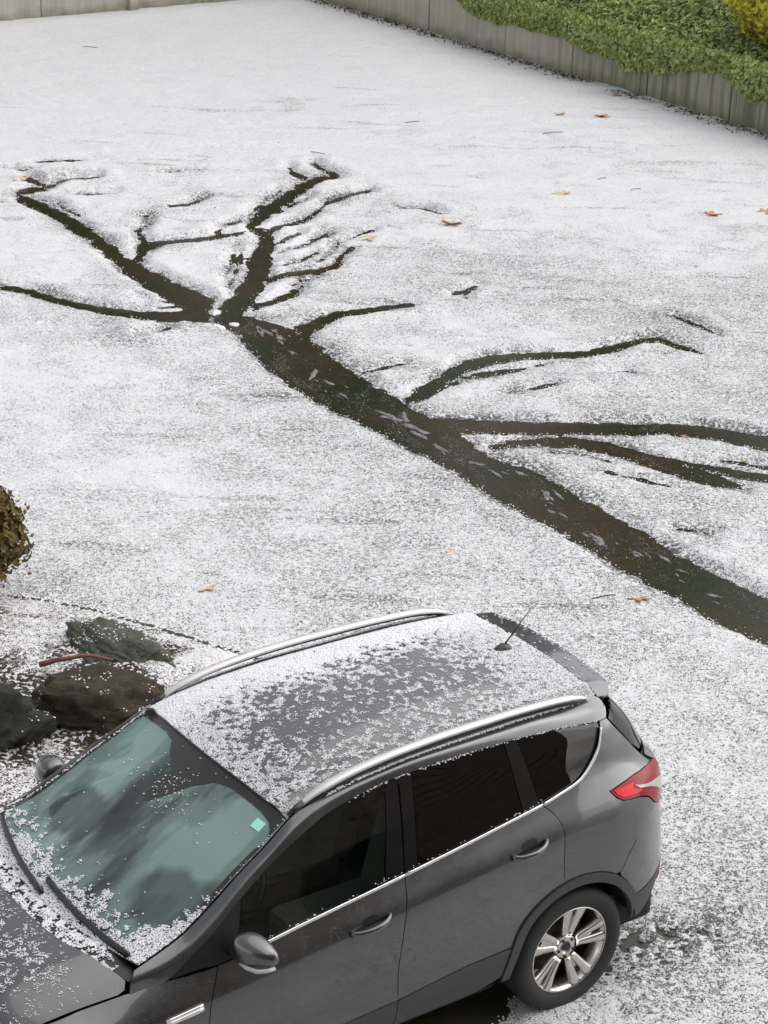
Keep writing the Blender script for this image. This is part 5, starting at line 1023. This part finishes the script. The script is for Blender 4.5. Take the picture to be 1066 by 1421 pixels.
# --- wheels
def revolve(prof, n=48):
    V = []; Fc = []; m = len(prof)
    for i in range(n):
        a = 2*PI*i/n
        for r, y in prof: V.append((r*math.cos(a), y, r*math.sin(a)))
    for i in range(n):
        for k in range(m-1): Fc.append((i*m+k, i*m+k+1, ((i+1) % n)*m+k+1, ((i+1) % n)*m+k))
    return V, Fc
def wheel(loc, flip):
    w = empty('wheel', loc); w.parent = car; w.rotation_euler = (0, random.uniform(0, 1), PI if flip else 0)
    if not flip and loc[0] < 1: w.rotation_euler = (0, math.radians(-8), 0)
    ty = [(.232, .062), (.240, .088), (.262, .104), (.290, .112), (.318, .108), (.334, .096), (.342, .080), (.3445, .060), (.3455, .048), (.338, .046), (.338, .038), (.346, .036), (.346, .014), (.338, .012), (.338, .004)]
    ty = ty+[(r, -y) for r, y in ty[::-1]]
    v, f = revolve(ty, 72); mesh_obj('tyre', v, f, MT['rubber'], w)
    rb = [(.236, .092), (.243, .094), (.244, .088), (.234, .080), (.226, .060), (.214, .02), (.21, -.09), (.236, -.10)]
    v, f = revolve(rb, 60); rim = mesh_obj('rim', v, f, MT['alloy'], w)
    v, f = revolve([(.0, .0), (.155, .0), (.155, -.02), (.0, -.02)], 40); mesh_obj('brake_disc', v, f, MT['brake'], w)
    # five split spokes
    prof = lambda r: .060+.026*((r-.05)/.18)**1.2
    for k in range(5):
        base = 2*PI*k/5+PI/2
        for sg in (-1, 1):
            V = []; Fc = []; rs_ = np.linspace(.045, .236, 9)
            for r in rs_:
                q = (r-.045)/.191; ca = base+sg*(.215+.0*q)*(1-.10*q); 
                half = (.016+.010*q+.006*max(0, q-.75)*4)
                c = Vector((r*math.cos(ca), 0, r*math.sin(ca))); tg_ = Vector((-math.sin(ca), 0, math.cos(ca)))
                y1 = prof(r)
                for o_, yy in ((-1, -.030), (-1, -.006), (-.72, 0.), (.0, .004 if sg > 0 else .004), (.72, 0.), (1, -.006), (1, -.030)): p = c+tg_*half*o_; V.append((p.x, y1+yy, p.z))
            for i in range(8):
                for m in range(6): Fc.append((i*7+m, i*7+m+1, (i+1)*7+m+1, (i+1)*7+m))
            mesh_obj('spoke', V, Fc, MT['alloy'], rim, True)
        # web joining the pair near the hub
        V = []; Fc = []
        for r in np.linspace(.04, .175, 6):
            for u in (-1, -.5, 0, .5, 1): ca = base+u*.21; V.append((r*math.cos(ca), prof(r)-.006-.018*((r-.04)/.135)**2, r*math.sin(ca)))
        for i in range(5):
            for m in range(4): Fc.append((i*5+m, i*5+m+1, (i+1)*5+m+1, (i+1)*5+m))
        mesh_obj('spoke_web', V, Fc, MT['alloy'], rim)
        ca = base+PI/5; v, f = tube_data([(.050*math.cos(ca), .040, .050*math.sin(ca)), (.050*math.cos(ca), .068, .050*math.sin(ca))], ell(.009, .009, 6)); mesh_obj('lug_nut', v, f, MT['capblue'], rim, False)
    v, f = revolve([(.068, .02), (.066, .056), (.060, .062), (.036, .064), (.033, .060), (0.0, .060)], 32); mesh_obj('hub', v, f, MT['alloy'], rim)
    V = [(0, .070, 0)]+[(.030*math.cos(a), .066, .018*math.sin(a)) for a in a_]; mesh_obj('centre_cap', V, [(0, 1+(i+1) % 24, 1+i) for i in range(24)], MT['capblue'], rim)
    return w
for loc, fl in (((0, .775, .346), False), ((0, -.775, .346), True), ((2.69, .775, .346), False), ((2.69, -.775, .346), True)): wheel(loc, fl)

tg = NT('wet_hailstone'); MT['cstone'] = tg.done(tg.bsdf(tg.mix(tg.noise(tg.geo(), 90, 2), (.78, .78, .79), (.92, .92, .92)), .4, 0, None, spec=.4))
# ------------------------------------------------------------------ hail lying on the car
def drop(fn, n, xr, yr, dens, rlo=.0045, rhi=.0085, lift=.45, clump=38., seed=71):
    x = RNG.uniform(*xr, n); y = RNG.uniform(*yr, n); k = RNG.random(n) < dens(x, y, fbm(x*clump, y*clump, 2, seed)); x, y = x[k], y[k]
    P = fn(x, y/TS); N = normals(fn, x, y/TS); N *= np.sign(N[:, 2:3]); r = RNG.uniform(rlo, rhi, len(x)); return P+N*(r*lift)[:, None], r
def roof_d(x, y, c):
    base = .52-.95*np.exp(-(((x-.95)/.60)**2+((y-.12)/.34)**2))-.42*np.exp(-(((x-.30)/.28)**2+((y+.02)/.18)**2))+.75*np.clip((-.22-y)/.22, 0, 1)+.75*np.clip((.12-x)/.3, 0, 1)+.55*np.clip((x-1.50+.05*(y/.6)**2)/.10, 0, 1)
    base = base+.40*fbm(x*3, y*3, 3, 77)
    ok = (np.abs(y) < YE(x)*.985) & (x < wsx(y)-.006) & (x > -.325)
    return ok*np.clip((c*1.1+base*.60+.02)*2.0, .01, 1.)
P1, r1 = drop(Zr, 165000, (-.33, 1.66), (-.63, .63), roof_d, .0020, .0044)
P1b, r1b = drop(Zr, 42000, (-.33, 1.64), (-.62, -.12), lambda x, y, c: (np.abs(y) < YE(x)*.985)*(x < wsx(y)-.006)*np.clip((-.24-y+.25*c+.10*fbm(x*2, y*2, 2, 79))*5, 0, 1), .004, .007)
P1 = np.vstack([P1, P1b]); r1 = np.r_[r1, r1b]
P2, r2 = drop(Zr, 900, (-.49, -.33), (-.54, .54), lambda x, y, c: np.where(x < -.455, .5, .05)*(np.abs(y) < .52), .004, .007)
def ws_d(a, b, c):
    v = b/.95; u = a/.64; lim = .80-.32*np.clip((u-.80)/.17, 0, 1)
    f = np.clip((v-lim+.22*c+.08*fbm(a*5, b*5, 2, 81))*9, 0, 1); f = np.maximum(f, np.clip((np.abs(u)-.955+.04*c)*40, 0, 1)*np.where(u > 0, (v > .55)*.8+.05, .55)); f = np.maximum(f, .0007+.03*np.exp(-(((u-.05)/.25)**2+((v-.22)/.10)**2)))
    return f*(np.abs(u) < .985)*(v < .985)*(v > .01)
P3, r3 = drop(WS, 80000, (-.64, .64), (0, .95), ws_d, .0026, .0055)
hoodfn = lambda x, b: Zh(x, b)
def hood_d(x, y, c):
    f = np.clip((c*1.2+.25*fbm(x*4, y*4, 2, 91)+.10-.9*np.exp(-((y-.55)/.10)**2)*0)*1.6, .01, .75)*np.clip((x-2.66)/.12, 0, 1)*(.35+.65*(y < .62)); f = np.where(np.abs(y) > .77, 0, f); return f*(np.abs(y) < YH(x)*.97)*(x < 3.22)
Zh.__name__ = 'Zh'; P4, r4 = drop(Zh, 40000, (2.66, 3.25), (-.78, .78), hood_d, .0022, .0046)
P5, r5 = drop(Zcw, 14000, (2.50, 2.66), (-.68, .68), lambda x, y, c: np.clip((c+.30)*2, .02, 1)*np.where(x < 2.58, 1., .6), .004, .007)
P5 = P5[P5[:, 2] > .9]; r5 = r5[:len(P5)]
# ledge beside the rails and along the window tops
def line_grains(pts, n, off, jit):
    c = np.array(curve(pts, 60)); i = RNG.integers(0, 60, n); P = S(c[i, 0]+RNG.normal(0, .01, n), c[i, 1]+RNG.normal(0, jit, n)); N = normals(S, c[i, 0], c[i, 1]); N *= np.sign(N[:, 1:2]); return P+N*off
P6 = line_grains([(1.35, 9.70), (.6, 9.70), (-.15, 9.70)], 900, .005, .07); P6 = np.vstack([P6, P6*[1, -1, 1]])
P7 = line_grains([(1.25, 8.0), (.5, 8.0), (-.22, 8.0)], 170, .006, .03); P8 = line_grains([(1.9, 6.10), (1.1, 6.10), (.2, 6.10)], 60, .005, .03)
P7 = np.vstack([P7, P8]); r6 = RNG.uniform(.0035, .0065, len(P6)); r7 = RNG.uniform(.003, .0055, len(P7))
tag(grains('roof_hail', np.vstack([P1, P2, P6, P7]), np.r_[r1, r2, r6, r7], MT['cstone'], .55, None, OCT), 'white hail lying in clumps on the car roof', 'hail', kind='stuff')
tag(grains('windscreen_hail', np.vstack([P3, P5]), np.r_[r3, r5], MT['cstone'], .55, None, OCT), 'white hail banked along the foot of the car windscreen', 'hail', kind='stuff')
tag(grains('hood_hail', P4, r4, MT['cstone'], .55, None, OCT), 'thin scatter of hail on the car hood', 'hail', kind='stuff')
